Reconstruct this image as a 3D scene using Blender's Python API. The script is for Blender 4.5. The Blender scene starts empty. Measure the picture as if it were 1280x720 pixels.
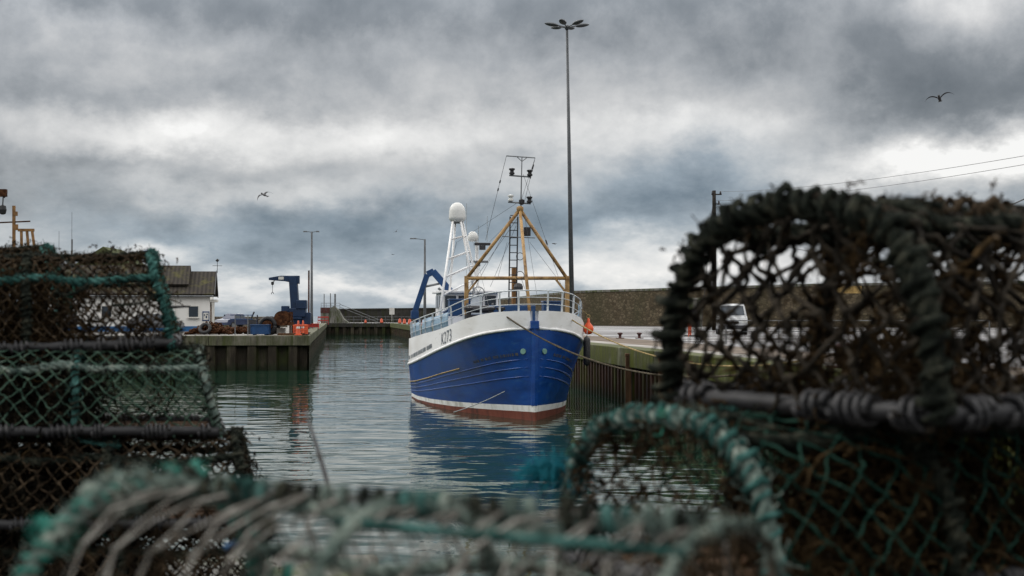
import bpy, math, random
import numpy as np
from mathutils import Vector, Matrix

rng = np.random.default_rng(7)
random.seed(7)
SC = bpy.context.scene
COL = SC.collection
PI = math.pi
F = 1700.0          # focal length of the photograph in its own pixels
H = 3.46            # eye height above the water
QZ = 2.2            # quay level above the water


def at(px, py, Y):
    """a place in the harbour, Y metres out, from its bearing and its height against the sea horizon"""
    return np.array([(px - 640.0) / F * Y, Y, H - (py - 395.0) / F * Y])


# ------------------------------------------------------------------ materials
def ramp(nt, fac, stops):
    r = nt.nodes.new('ShaderNodeValToRGB')
    e = r.color_ramp.elements
    while len(e) < len(stops):
        e.new(0.5)
    for el, (p, c) in zip(e, stops):
        el.position = p
        el.color = (*c, 1) if len(c) == 3 else c
    nt.links.new(fac, r.inputs[0])
    return r.outputs[0]


def noise(nt, vec, scale, detail=4, rough=.55, dist=0.0):
    n = nt.nodes.new('ShaderNodeTexNoise')
    n.inputs['Scale'].default_value = scale
    n.inputs['Detail'].default_value = detail
    n.inputs['Roughness'].default_value = rough
    n.inputs['Distortion'].default_value = dist
    if vec is not None:
        nt.links.new(vec, n.inputs['Vector'])
    return n.outputs[0]


def math_n(nt, op, a, b=None, c=None, clamp=False):
    m = nt.nodes.new('ShaderNodeMath')
    m.operation = op
    m.use_clamp = clamp
    for i, v in enumerate((a, b, c)):
        if v is None:
            continue
        if isinstance(v, (int, float)):
            m.inputs[i].default_value = v
        else:
            nt.links.new(v, m.inputs[i])
    return m.outputs[0]


def mixc(nt, fac, a, b, mode='MIX'):
    m = nt.nodes.new('ShaderNodeMix')
    m.data_type = 'RGBA'
    m.blend_type = mode
    for i, v in ((0, fac), (6, a), (7, b)):
        if isinstance(v, (int, float)):
            m.inputs[i].default_value = v
        elif isinstance(v, tuple):
            m.inputs[i].default_value = (*v, 1) if len(v) == 3 else v
        else:
            nt.links.new(v, m.inputs[i])
    return m.outputs[2]


def coords(nt, kind='Object', scale=(1, 1, 1), rot=(0, 0, 0)):
    t = nt.nodes.new('ShaderNodeTexCoord')
    mp = nt.nodes.new('ShaderNodeMapping')
    mp.inputs['Scale'].default_value = scale
    mp.inputs['Rotation'].default_value = rot
    nt.links.new(t.outputs[kind], mp.inputs[0])
    return mp.outputs[0]


def new_mat(name):
    m = bpy.data.materials.new(name)
    m.use_nodes = True
    nt = m.node_tree
    return m, nt, nt.nodes['Principled BSDF']


def mat(name, stops, rough=.7, scale=6.0, metal=0.0, bump=0.0, bscale=None, stretch=(1, 1, 1), detail=5,
        spec=.4, rvar=0.0):
    """noise driven colour between several real colours, with a fine bump"""
    m, nt, b = new_mat(name)
    v = coords(nt, 'Object', stretch)
    n = noise(nt, v, scale, detail, .62)
    if len(stops) == 1:
        c = stops[0]
        stops = [tuple(k * .8 for k in c), c, tuple(min(1, k * 1.12) for k in c)]
    k = len(stops)
    pos = [.32 + .36 * i / (k - 1) for i in range(k)]
    nt.links.new(ramp(nt, n, list(zip(pos, stops))), b.inputs['Base Color'])
    b.inputs['Metallic'].default_value = metal
    b.inputs['Specular IOR Level'].default_value = spec if rough < .84 else .07
    if rvar:
        r = math_n(nt, 'MULTIPLY_ADD', n, rvar * 2, rough - rvar, clamp=True)
        nt.links.new(r, b.inputs['Roughness'])
    else:
        b.inputs['Roughness'].default_value = rough
    if bump:
        bn = nt.nodes.new('ShaderNodeBump')
        bn.inputs['Strength'].default_value = bump
        bn.inputs['Distance'].default_value = .02
        nt.links.new(noise(nt, v, bscale or scale * 5, 4, .6), bn.inputs['Height'])
        nt.links.new(bn.outputs[0], b.inputs['Normal'])
    return m


M = {}
def worn_paint(name, stops, rough, rust_amt, scuff, scuff_amt, streak=(2.2, 2.2, .16)):
    m, nt, b = new_mat(name)
    v = coords(nt, 'Object', (1, .35, 1.4))
    n = noise(nt, v, .9, 6, .62)
    base = ramp(nt, n, list(zip((.32, .5, .68), stops)))
    sc = ramp(nt, noise(nt, coords(nt, 'Object', (.8, .6, 2.6)), 3.2, 7, .72), [(.60 - scuff_amt, (0, 0, 0)), (.74, (.75, .75, .75))])
    base = mixc(nt, sc, base, scuff)
    ru = ramp(nt, noise(nt, coords(nt, 'Object', streak), 2.4, 6, .7, .15), [(.66 - rust_amt, (0, 0, 0)), (.80, (.85, .85, .85))])
    base = mixc(nt, ru, base, (.13, .06, .03))
    nt.links.new(base, b.inputs['Base Color'])
    nt.links.new(math_n(nt, 'MULTIPLY_ADD', n, .3, rough - .15, clamp=True), b.inputs['Roughness'])
    b.inputs['Specular IOR Level'].default_value = .45
    bn = nt.nodes.new('ShaderNodeBump')
    bn.inputs['Strength'].default_value = .3
    bn.inputs['Distance'].default_value = .02
    nt.links.new(noise(nt, coords(nt, 'Object', (1, .35, 1.6)), 1.7, 4, .6), bn.inputs['Height'])
    nt.links.new(bn.outputs[0], b.inputs['Normal'])
    return m


M['blue_hull'] = worn_paint('blue_hull', [(.001, .026, .125), (.002, .043, .21), (.003, .06, .26)], .36, .03, (.03, .10, .22), .06)
M['white_paint'] = mat('white_paint', [(.62, .60, .58), (.76, .76, .76), (.8, .8, .8)], .42, 1.3, bump=.06, bscale=7, stretch=(1, 1, .5))
M['white_worn'] = worn_paint('white_worn', [(.70, .69, .67), (.78, .78, .78), (.8, .8, .8)], .45, .0, (.5, .49, .46), .02)
M['rail_grey'] = mat('rail_grey', [(.42, .45, .47), (.6, .63, .65)], .5, 3)
M['antifoul'] = mat('antifoul', [(.055, .016, .01), (.14, .035, .02), (.17, .05, .03)], .6, 3, bump=.2, stretch=(1, 1, .4))
M['boot_white'] = mat('boot_white', [(.42, .42, .38), (.7, .7, .68), (.78, .78, .78)], .5, 2.2, stretch=(1, 1, .5))
M['pale_blue'] = mat('pale_blue', [(.16, .26, .36), (.25, .37, .47)], .5, 2)
M['mid_blue'] = mat('mid_blue', [(.006, .035, .10), (.01, .055, .16)], .4, 2)
M['crane_blue'] = mat('crane_blue', [(.004, .03, .10), (.01, .055, .17)], .45, 2)
M['jib_blue'] = mat('jib_blue', [(.003, .015, .045), (.006, .028, .08)], .5, 1.5)
M['ochre'] = mat('ochre', [(.13, .065, .02), (.31, .185, .068), (.40, .25, .10)], .55, 4, bump=.1)
M['ochre_dull'] = mat('ochre_dull', [(.12, .06, .02), (.3, .15, .05)], .65, 3)
M['rust'] = mat('rust', [(.02, .009, .006), (.06, .026, .013), (.11, .05, .024)], .85, 6, bump=.4)
M['dark_metal'] = mat('dark_metal', [(.02, .02, .022), (.04, .04, .045)], .5, 4)
M['galv'] = mat('galv', [(.11, .115, .12), (.2, .21, .22)], .5, 3, metal=.3)
M['lamp_grey'] = mat('lamp_grey', [(.045, .05, .055), (.075, .082, .09)], .5, 2)
M['glass_dark'] = mat('glass_dark', [(.012, .02, .03), (.02, .035, .05)], .08, 1, spec=.6)
M['radome'] = mat('radome', [(.55, .55, .53), (.66, .66, .64)], .45, 2)
M['black'] = mat('black', [(.01, .01, .011), (.02, .02, .022)], .55, 5)
M['buoy_orange'] = mat('buoy_orange', [(.55, .055, .012), (.8, .11, .02)], .45, 5)
M['barrier_orange'] = mat('barrier_orange', [(.42, .06, .022), (.66, .11, .035)], .5, 2)
M['barrier_red'] = mat('barrier_red', [(.25, .018, .014), (.42, .035, .025)], .5, 2)
M['bollard_red'] = mat('bollard_red', [(.03, .009, .008), (.085, .02, .016)], .6, 3)
M['rope_dark'] = mat('rope_dark', [(.04, .034, .026), (.12, .1, .07)], .9, 14)
M['rope_tan'] = mat('rope_tan', [(.18, .13, .06), (.42, .32, .16)], .9, 9)
M['rope_pale'] = mat('rope_pale', [(.22, .24, .25), (.4, .42, .42)], .9, 9)
M['letter_grey'] = mat('letter_grey', [(.10, .12, .14), (.2, .22, .25)], .5, 20)
M['letter_gold'] = mat('letter_gold', [(.02, .035, .07), (.10, .085, .06)], .5, 8)
M['stripe_gold'] = mat('stripe_gold', [(.25, .16, .05), (.5, .34, .12)], .5, 4)
M['disc_green'] = mat('disc_green', [(.12, .24, .20), (.2, .35, .29)], .4, 4)
M['render_white'] = mat('render_white', [(.72, .70, .66), (.80, .79, .76)], .85, .9, bump=.1, stretch=(1, 1, .35))
M['plinth_blue'] = mat('plinth_blue', [(.02, .10, .25), (.03, .14, .32)], .6, 1)
M['trim_white'] = mat('trim_white', [(.5, .48, .44), (.68, .67, .63)], .7, 2)
M['asphalt'] = mat('asphalt', [(.05, .05, .05), (.09, .088, .085)], .8, 3)
M['car_grey'] = mat('car_grey', [(.05, .055, .062), (.07, .075, .082)], .28, 1, spec=.6)
M['car_blue'] = mat('car_blue', [(.016, .024, .06), (.03, .045, .10)], .28, 1, spec=.6)
M['van_white'] = mat('van_white', [(.40, .41, .42), (.52, .53, .54)], .3, 1, spec=.6)
M['timber'] = mat('timber', [(.05, .03, .018), (.14, .08, .045)], .85, 2, stretch=(3, 3, .4), bump=.3)
M['gull_grey'] = mat('gull_grey', [(.05, .05, .055), (.1, .1, .105)], .8, 9)
M['green_roof'] = mat('green_roof', [(.05, .06, .03), (.10, .11, .05)], .9, 2)
M['pole_wood'] = mat('pole_wood', [(.02, .018, .016), (.04, .035, .03)], .9, 3)
# creel materials
M['rope_turq'] = mat('rope_turq', [(.008, .018, .016), (.03, .092, .081), (.09, .21, .19)], .92, 26, bump=.6, bscale=260)
M['rope_bright'] = mat('rope_bright', [(.015, .05, .042), (.03, .20, .155), (.13, .28, .235)], .92, 22, bump=.6, bscale=260)
M['rope_faded'] = mat('rope_faded', [(.03, .048, .042), (.15, .20, .175), (.32, .36, .31)], .92, 30, bump=.6, bscale=260)
M['rope_sea'] = mat('rope_sea', [(.003, .0035, .003), (.016, .020, .0155), (.062, .062, .045)], .95, 30, bump=.6, bscale=260)
M['net_green'] = mat('net_green', [(.015, .03, .022), (.045, .085, .062), (.09, .125, .09)], .9, 30)
M['net_brown'] = mat('net_brown', [(.006, .005, .0035), (.03, .021, .013), (.085, .062, .04)], .95, 30)
M['net_foul'] = mat('net_foul', [(.004, .0035, .003), (.017, .0145, .011), (.06, .05, .038)], .95, 24)
M['net_dark'] = mat('net_dark', [(.003, .012, .009), (.010, .035, .026), (.02, .05, .036)], .9, 30)
M['net_grey'] = mat('net_grey', [(.06, .056, .048), (.17, .16, .142), (.32, .31, .28)], .95, 35)
M['weed_brown'] = mat('weed_brown', [(.004, .0028, .0016), (.024, .0155, .007), (.075, .047, .021)], .95, 18)
M['weed_dark'] = mat('weed_dark', [(.003, .003, .0025), (.014, .0125, .009), (.045, .037, .024)], .95, 18)
M['rubber'] = mat('rubber', [(.009, .009, .010), (.018, .018, .02)], .6, 20)
M['rubber_grey'] = mat('rubber_grey', [(.006, .006, .007), (.016, .016, .018), (.06, .058, .058)], .42, 25, bump=.3)
M['strap_blue'] = mat('strap_blue', [(.01, .05, .12), (.03, .11, .24)], .6, 20)
M['strap_rust'] = mat('strap_rust', [(.10, .03, .012), (.22, .075, .03)], .85, 20)
M['twine_green'] = mat('twine_green', [(.008, .07, .048), (.02, .17, .115)], .8, 20)
M['twine_blue'] = mat('twine_blue', [(.01, .10, .13), (.02, .2, .26)], .85, 20)


def concrete(name, stops, moss=.5, moss_col=(.05, .065, .018), stain=(.03, .027, .022), scale=.7):
    m, nt, b = new_mat(name)
    v = coords(nt)
    vs = coords(nt, 'Object', (1.6, 1.6, .25))
    base = ramp(nt, noise(nt, v, scale, 6, .65), [(.3, stops[0]), (.5, stops[1]), (.7, stops[2])])
    ms = ramp(nt, noise(nt, vs, 1.1, 6, .7), [(.5 - .18 * moss, (0, 0, 0)), (.62, (1, 1, 1))])
    base = mixc(nt, ms, base, moss_col)
    st = ramp(nt, noise(nt, vs, 2.3, 5, .7, .4), [(.50, (0, 0, 0)), (.70, (.8, .8, .8))])
    base = mixc(nt, st, base, stain)
    nt.links.new(base, b.inputs['Base Color'])
    b.inputs['Roughness'].default_value = .8
    b.inputs['Specular IOR Level'].default_value = .15
    bn = nt.nodes.new('ShaderNodeBump')
    bn.inputs['Strength'].default_value = .4
    bn.inputs['Distance'].default_value = .05
    nt.links.new(noise(nt, v, 5, 6, .65), bn.inputs['Height'])
    nt.links.new(bn.outputs[0], b.inputs['Normal'])
    return m


M['cap_left'] = concrete('cap_left', [(.06, .06, .042), (.14, .128, .10), (.22, .205, .17)], .7, (.052, .062, .018))
M['cap_right'] = concrete('cap_right', [(.02, .022, .014), (.055, .055, .04), (.2, .195, .18)], 1.15, (.062, .074, .004))
M['block'] = concrete('block', [(.10, .10, .09), (.16, .155, .14), (.22, .21, .19)], .2)
M['low_wall'] = concrete('low_wall', [(.10, .085, .07), (.16, .14, .115), (.2, .175, .15)], .05)
M['far_wall'] = concrete('far_wall', [(.022, .021, .02), (.04, .038, .035), (.07, .064, .058)], .2, (.03, .033, .015))


def pile_mat(name, a, b_, c, green):
    m, nt, b = new_mat(name)
    v = coords(nt, 'Object', (1.4, 1.4, .22))
    base = ramp(nt, noise(nt, v, 1.4, 6, .7), [(.3, a), (.5, b_), (.7, c)])
    g = ramp(nt, noise(nt, coords(nt, 'Object', (.5, .5, .1)), 1.7, 4, .7), [(.48, (0, 0, 0)), (.62, (1, 1, 1))])
    base = mixc(nt, g, base, green)
    # weed and slime below the high-water mark
    t = nt.nodes.new('ShaderNodeTexCoord')
    s = nt.nodes.new('ShaderNodeSeparateXYZ')
    nt.links.new(t.outputs['Object'], s.inputs[0])
    zz = math_n(nt, 'ADD', s.outputs[2], math_n(nt, 'MULTIPLY', noise(nt, coords(nt, 'Object', (2, 2, .5)), 2, 4), .9))
    tide = ramp(nt, zz, [(.55, (1, 1, 1)), (.98, (0, 0, 0))])
    base = mixc(nt, tide, base, (.016, .02, .010))
    nt.links.new(base, b.inputs['Base Color'])
    b.inputs['Roughness'].default_value = .7
    b.inputs['Specular IOR Level'].default_value = .15
    return m


M['pile_left'] = pile_mat('pile_left', (.009, .007, .005), (.03, .024, .017), (.09, .076, .055), (.03, .036, .011))
M['pile_right'] = pile_mat('pile_right', (.008, .005, .004), (.03, .014, .009), (.07, .034, .022), (.04, .046, .007))


def stone_wall_mat():
    m, nt, b = new_mat('stone_wall')
    v = coords(nt, 'Object', (1, 1, 1.5))
    nz = nt.nodes.new('ShaderNodeTexVoronoi')
    nz.inputs['Scale'].default_value = 2.0
    nt.links.new(v, nz.inputs['Vector'])
    col = ramp(nt, nz.outputs['Color'], [(.1, (.06, .046, .03)), (.45, (.095, .075, .049)), (.9, (.145, .118, .08))])
    nd = nt.nodes.new('ShaderNodeTexVoronoi')
    nd.feature = 'DISTANCE_TO_EDGE'
    nd.inputs['Scale'].default_value = 2.0
    nt.links.new(v, nd.inputs['Vector'])
    edge = ramp(nt, nd.outputs['Distance'], [(.02, (0, 0, 0)), (.12, (1, 1, 1))])
    col = mixc(nt, edge, (.055, .045, .031), col)
    dirt = ramp(nt, noise(nt, coords(nt, 'Object', (1, 1, .5)), .22, 6, .7), [(.42, (0, 0, 0)), (.66, (1, 1, 1))])
    col = mixc(nt, math_n(nt, 'MULTIPLY', dirt, .7), col, (.045, .045, .025))
    nt.links.new(col, b.inputs['Base Color'])
    b.inputs['Roughness'].default_value = .95
    b.inputs['Specular IOR Level'].default_value = .1
    bn = nt.nodes.new('ShaderNodeBump')
    bn.inputs['Distance'].default_value = .05
    nt.links.new(nd.outputs['Distance'], bn.inputs['Height'])
    nt.links.new(bn.outputs[0], b.inputs['Normal'])
    return m


M['stone'] = stone_wall_mat()


def tile_mat():
    m, nt, b = new_mat('roof_tile')
    v = coords(nt, 'Object')
    w = nt.nodes.new('ShaderNodeTexWave')
    w.inputs['Scale'].default_value = .95
    w.inputs['Distortion'].default_value = .3
    nt.links.new(v, w.inputs['Vector'])
    base = ramp(nt, w.outputs[0], [(.2, (.024, .021, .018)), (.8, (.042, .036, .03))])
    ms = ramp(nt, noise(nt, v, .8, 6, .75), [(.5, (0, 0, 0)), (.66, (1, 1, 1))])
    base = mixc(nt, math_n(nt, 'MULTIPLY', ms, .7), base, (.085, .08, .025))
    nt.links.new(base, b.inputs['Base Color'])
    b.inputs['Roughness'].default_value = .85
    b.inputs['Specular IOR Level'].default_value = .15
    return m


M['tile'] = tile_mat()


def ground_mat():
    m, nt, b = new_mat('wet_concrete')
    v = coords(nt, 'Object', (.35, 1, 1))
    base = ramp(nt, noise(nt, v, .35, 7, .62), [(.3, (.042, .040, .040)), (.5, (.088, .083, .082)), (.7, (.16, .152, .149))])
    base = mixc(nt, ramp(nt, noise(nt, coords(nt, 'Object', (.2, 1, 1)), 1.3, 5, .7), [(.5, (0, 0, 0)), (.7, (.7, .7, .7))]), base, (.10, .085, .08))
    nt.links.new(base, b.inputs['Base Color'])
    r = ramp(nt, noise(nt, v, .25, 4, .6), [(.4, (.3, .3, .3)), (.6, (.75, .75, .75))])
    nt.links.new(r, b.inputs['Roughness'])
    b.inputs['Specular IOR Level'].default_value = .3
    return m


M['wet_ground'] = ground_mat()
M['pier_ground'] = mat('pier_ground', [(.10, .095, .085), (.17, .16, .145), (.24, .23, .21)], .8, .6)
M['coping_pale'] = mat('coping_pale', [(.14, .128, .115), (.28, .265, .245), (.36, .345, .32)], .86, .8, stretch=(.5, .5, 1))
M['coping_brown'] = mat('coping_brown', [(.07, .055, .042), (.13, .103, .082), (.18, .15, .12)], .86, .8, stretch=(.5, .5, 1))


def water_mat():
    m, nt, b = new_mat('harbour_water')
    b.inputs['Base Color'].default_value = (.009, .032, .020, 1)
    b.inputs['IOR'].default_value = 1.33
    b.inputs['Roughness'].default_value = .02
    t = nt.nodes.new('ShaderNodeTexCoord')

    def mp(scale, rot=0.0):
        k = nt.nodes.new('ShaderNodeMapping')
        k.inputs['Scale'].default_value = scale
        k.inputs['Rotation'].default_value = (0, 0, rot)
        nt.links.new(t.outputs['Object'], k.inputs[0])
        return k.outputs[0]
    n1 = noise(nt, mp((.6, 1.0, 1), .12), 1.15, 1.6, .45, .4)      # ripples about 0.5 m, crests roughly across the view
    n2 = noise(nt, mp((.5, 1.0, 1), -.3), 5.5, 3, .55, .3)
    n3 = noise(nt, mp((.6, .9, 1), .5), .35, 2, .5)
    patch = ramp(nt, noise(nt, mp((.35, 1, 1)), .055, 3, .55), [(.38, (.30, .30, .30)), (.60, (1, 1, 1))])
    hgt = math_n(nt, 'ADD', math_n(nt, 'MULTIPLY', n1, .055), math_n(nt, 'MULTIPLY', n2, .0022))
    hgt = math_n(nt, 'MULTIPLY', hgt, patch)
    hgt = math_n(nt, 'ADD', hgt, math_n(nt, 'MULTIPLY', n3, .05))
    bn = nt.nodes.new('ShaderNodeBump')
    bn.inputs['Strength'].default_value = 1.0
    bn.inputs['Distance'].default_value = 1.0
    nt.links.new(hgt, bn.inputs['Height'])
    nt.links.new(bn.outputs[0], b.inputs['Normal'])
    return m


M['water'] = water_mat()


# ------------------------------------------------------------------ mesh building
def frames(P):
    """parallel-transport frames along a polyline"""
    P = np.asarray(P, float)
    T = np.gradient(P, axis=0)
    T /= np.maximum(np.linalg.norm(T, axis=1, keepdims=True), 1e-9)
    a = np.array([0, 0, 1.0]) if abs(T[0][2]) < .9 else np.array([1.0, 0, 0])
    u = np.cross(T[0], a)
    u /= np.linalg.norm(u)
    U = [u]
    for i in range(1, len(P)):
        u = U[-1] - T[i] * np.dot(U[-1], T[i])
        n = np.linalg.norm(u)
        u = u / n if n > 1e-6 else U[-1]
        U.append(u)
    U = np.array(U)
    return T, U, np.cross(T, U)


def resample(P, step):
    P = np.asarray(P, float)
    d = np.r_[0, np.cumsum(np.linalg.norm(np.diff(P, axis=0), axis=1))]
    n = max(2, int(round(d[-1] / step)) + 1)
    s = np.linspace(0, d[-1], n)
    return np.stack([np.interp(s, d, P[:, k]) for k in range(3)], 1)


def smooth(P, step, it=6):
    """round a polyline's corners"""
    P = resample(P, step)
    for _ in range(it):
        Q = P.copy()
        Q[1:-1] = (P[:-2] + 2 * P[1:-1] + P[2:]) / 4
        P = Q
    return P


class MB:
    def __init__(self):
        self.v, self.f, self.n, self.mi, self.slot = [], [], 0, [], 0

    def add(self, V, Fc):
        V = np.asarray(V, float).reshape(-1, 3)
        self.v.append(V)
        for f in Fc:
            self.f.append(tuple(int(i) + self.n for i in f))
            self.mi.append(self.slot)
        self.n += len(V)

    def addq(self, V, Q):
        V = np.asarray(V, float).reshape(-1, 3)
        self.v.append(V)
        Q = (np.asarray(Q, int) + self.n).tolist()
        self.f.extend(Q)
        self.mi.extend([self.slot] * len(Q))
        self.n += len(V)

    def box(self, c, s, rz=0.0, top=None):
        """box about c, size s, turned by rz; top = scale of the upper face"""
        x, y, z = [k / 2 for k in s]
        t = top or (1, 1)
        V = np.array([[-x, -y, -z], [x, -y, -z], [x, y, -z], [-x, y, -z],
                      [-x * t[0], -y * t[1], z], [x * t[0], -y * t[1], z], [x * t[0], y * t[1], z], [-x * t[0], y * t[1], z]])
        ca, sa = math.cos(rz), math.sin(rz)
        V = V @ np.array([[ca, sa, 0], [-sa, ca, 0], [0, 0, 1]]) + np.asarray(c, float)
        self.add(V, [(0, 3, 2, 1), (4, 5, 6, 7), (0, 1, 5, 4), (1, 2, 6, 5), (2, 3, 7, 6), (3, 0, 4, 7)])
        return self

    def bar(self, a, b, w, h=None):
        """square bar from a to b"""
        a, b = np.asarray(a, float), np.asarray(b, float)
        h = h or w
        t = (b - a) / np.linalg.norm(b - a)
        up = np.array([0, 0, 1.0]) if abs(t[2]) < .95 else np.array([0, 1.0, 0])
        u = np.cross(t, up)
        u /= np.linalg.norm(u)
        v = np.cross(u, t)
        V = [p + su * u * w / 2 + sv * v * h / 2 for p in (a, b) for su, sv in ((-1, -1), (1, -1), (1, 1), (-1, 1))]
        self.add(V, [(0, 3, 2, 1), (4, 5, 6, 7), (0, 1, 5, 4), (1, 2, 6, 5), (2, 3, 7, 6), (3, 0, 4, 7)])
        return self

    def tube(self, P, r, sides=8, closed=False):
        P = np.asarray(P, float)
        n = len(P)
        r = np.broadcast_to(np.asarray(r, float), (n,))
        T, U, W = frames(P)
        a = np.arange(sides) * 2 * PI / sides
        V = P[:, None, :] + r[:, None, None] * (np.cos(a)[None, :, None] * U[:, None, :] + np.sin(a)[None, :, None] * W[:, None, :])
        i = np.arange(n - 1)[:, None] * sides
        k = np.arange(sides)[None, :]
        k2 = (k + 1) % sides
        Q = np.stack([i + k, i + k2, i + sides + k2, i + sides + k], -1).reshape(-1, 4)
        self.addq(V, Q)
        base = self.n - n * sides
        self.f.append(tuple(base + j for j in reversed(range(sides))))
        self.f.append(tuple(base + (n - 1) * sides + j for j in range(sides)))
        self.mi.extend([self.slot] * 2)
        return self

    def cyl(self, a, b, r, r2=None, sides=12):
        return self.tube([a, b], [r, r if r2 is None else r2], sides)

    def fibers(self, P, r, sides=3):
        """many thin strands at once: P is N x K x 3"""
        P = np.asarray(P, float)
        N, K, _ = P.shape
        if N == 0:
            return self
        r = np.broadcast_to(np.asarray(r, float), (N, K))
        T = np.gradient(P, axis=1)
        T /= np.maximum(np.linalg.norm(T, axis=2, keepdims=True), 1e-9)
        a0 = np.where(np.abs(T[..., 2:3]) < .8, np.array([0, 0, 1.0]), np.array([1.0, 0, 0]))
        U = np.cross(T, a0)
        U /= np.maximum(np.linalg.norm(U, axis=2, keepdims=True), 1e-9)
        W = np.cross(T, U)
        a = np.arange(sides) * 2 * PI / sides
        V = P[:, :, None, :] + r[:, :, None, None] * (np.cos(a)[None, None, :, None] * U[:, :, None, :] + np.sin(a)[None, None, :, None] * W[:, :, None, :])
        o = (np.arange(N) * K * sides)[:, None, None] + (np.arange(K - 1) * sides)[None, :, None]
        k = np.arange(sides)[None, None, :]
        k2 = (k + 1) % sides
        Q = np.stack([o + k, o + k2, o + sides + k2, o + sides + k], -1).reshape(-1, 4)
        self.addq(V, Q)
        return self

    def rope(self, P, R, step=None, fuzz=0.0, lump=.12, twist=7.0, sides=6):
        """three strands laid round each other along a path, with loose fibres"""
        P = resample(P, step or R * .75)
        n = len(P)
        T, U, W = frames(P)
        s = np.arange(n) * (step or R * .75)
        lr = 1 + lump * (np.interp(s, np.linspace(0, s[-1] + 1e-6, max(3, n // 5)), rng.normal(0, 1, max(3, n // 5))))
        lr = np.clip(lr, .7, 1.6)
        for k in range(3):
            ph = s / (twist * R) * 2 * PI + k * 2 * PI / 3
            C = P + (R * .52 * lr)[:, None] * (np.cos(ph)[:, None] * U + np.sin(ph)[:, None] * W)
            self.tube(C, R * .56 * lr, sides)
        if fuzz:
            m = int(n * fuzz)
            i = rng.integers(0, n, m)
            an = rng.uniform(0, 2 * PI, m)
            D = np.cos(an)[:, None] * U[i] + np.sin(an)[:, None] * W[i]
            A = P[i] + D * R
            B = A + D * R * rng.uniform(.3, 1.0, (m, 1)) + T[i] * R * rng.normal(0, .9, (m, 1))
            Cc = B + rng.normal(0, R * .5, (m, 3))
            self.fibers(np.stack([A, B, Cc], 1), R * .07, 3)
        return self

    def wrap(self, P, R, r, pitch, sides=6, jit=.0):
        """a helix bound round a path"""
        P = resample(P, pitch / 10)
        T, U, W = frames(P)
        s = np.arange(len(P)) / 10.0
        ph = s * 2 * PI + jit * np.sin(s * 1.7)
        self.tube(P + R * (np.cos(ph)[:, None] * U + np.sin(ph)[:, None] * W), r, sides)
        return self

    def lathe(self, prof, c=(0, 0, 0), sides=20):
        """turn a (radius, z) outline about the vertical through c"""
        prof = np.asarray(prof, float)
        a = np.arange(sides) * 2 * PI / sides
        V = np.stack([prof[:, 0:1] * np.cos(a), prof[:, 0:1] * np.sin(a), np.repeat(prof[:, 1:2], sides, 1)], -1) + np.asarray(c, float)
        n = len(prof)
        i = np.arange(n - 1)[:, None] * sides
        k = np.arange(sides)[None, :]
        k2 = (k + 1) % sides
        self.addq(V, np.stack([i + k, i + k2, i + sides + k2, i + sides + k], -1).reshape(-1, 4))
        b = self.n - n * sides
        self.f.append(tuple(b + j for j in reversed(range(sides))))
        self.f.append(tuple(b + (n - 1) * sides + j for j in range(sides)))
        self.mi.extend([self.slot] * 2)
        return self

    def prism(self, poly, a, b):
        """outline poly (list of 3d points) swept by vector from a to b offset"""
        poly = np.asarray(poly, float)
        n = len(poly)
        V = np.r_[poly + np.asarray(a, float), poly + np.asarray(b, float)]
        fc = [tuple(reversed(range(n))), tuple(range(n, 2 * n))] + [(i, (i + 1) % n, n + (i + 1) % n, n + i) for i in range(n)]
        self.add(V, fc)
        return self

    def grid(self, G, closed_u=False):
        G = np.asarray(G, float)
        n, m, _ = G.shape
        i = np.arange(n - 1)[:, None] * m
        k = np.arange(m - 1)[None, :]
        self.addq(G, np.stack([i + k, i + k + 1, i + m + k + 1, i + m + k], -1).reshape(-1, 4))
        return self

    def build(self, name, mats, parent=None, smooth=False, bevel=0.0, loc=None):
        me = bpy.data.meshes.new(name)
        V = np.concatenate(self.v) if self.v else np.zeros((0, 3))
        if loc is not None:
            V = V - np.asarray(loc, float)
        me.from_pydata(V.tolist(), [], self.f)
        if not isinstance(mats, (list, tuple)):
            mats = [mats]
        for m in mats:
            me.materials.append(m)
        if len(mats) > 1:
            me.polygons.foreach_set('material_index', np.array(self.mi, dtype=np.int32))
        if smooth:
            me.polygons.foreach_set('use_smooth', np.ones(len(me.polygons), dtype=bool))
        me.update()
        o = bpy.data.objects.new(name, me)
        COL.objects.link(o)
        if loc is not None:
            o.location = loc
        if parent:
            o.parent = parent
        if bevel:
            b = o.modifiers.new('bevel', 'BEVEL')
            b.width = bevel
            b.segments = 2
            b.limit_method = 'ANGLE'
        return o


def tag(o, label=None, cat=None, group=None, kind=None):
    if label:
        o['label'] = label
    if cat:
        o['category'] = cat
    if group:
        o['group'] = group
    if kind:
        o['kind'] = kind
    return o


def thing(name, label, cat, loc=(0, 0, 0), rz=0.0, group=None):
    o = bpy.data.objects.new(name, None)
    COL.objects.link(o)
    o.location = loc
    o.rotation_euler = (0, 0, rz)
    o.empty_display_size = .2
    return tag(o, label, cat, group)


def copy_tree(o, parent=None):
    c = o.copy()
    COL.objects.link(c)
    c.parent = parent
    for ch in list(o.children):
        copy_tree(ch, c)
    return c


# ------------------------------------------------------------------ camera, light, sky
cam = bpy.data.cameras.new('camera')
cam.sensor_width = 36
cam.lens = F / 1280 * 36
cam.clip_start = .05
cam.clip_end = 20000
cam.dof.use_dof = True
cam.dof.focus_distance = 52
cam.dof.aperture_fstop = 4.8
co = bpy.data.objects.new('camera', cam)
COL.objects.link(co)
co.location = (0, 0, H)
co.rotation_euler = (PI / 2 + math.atan(35 / F), 0, 0)
SC.camera = co

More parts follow.
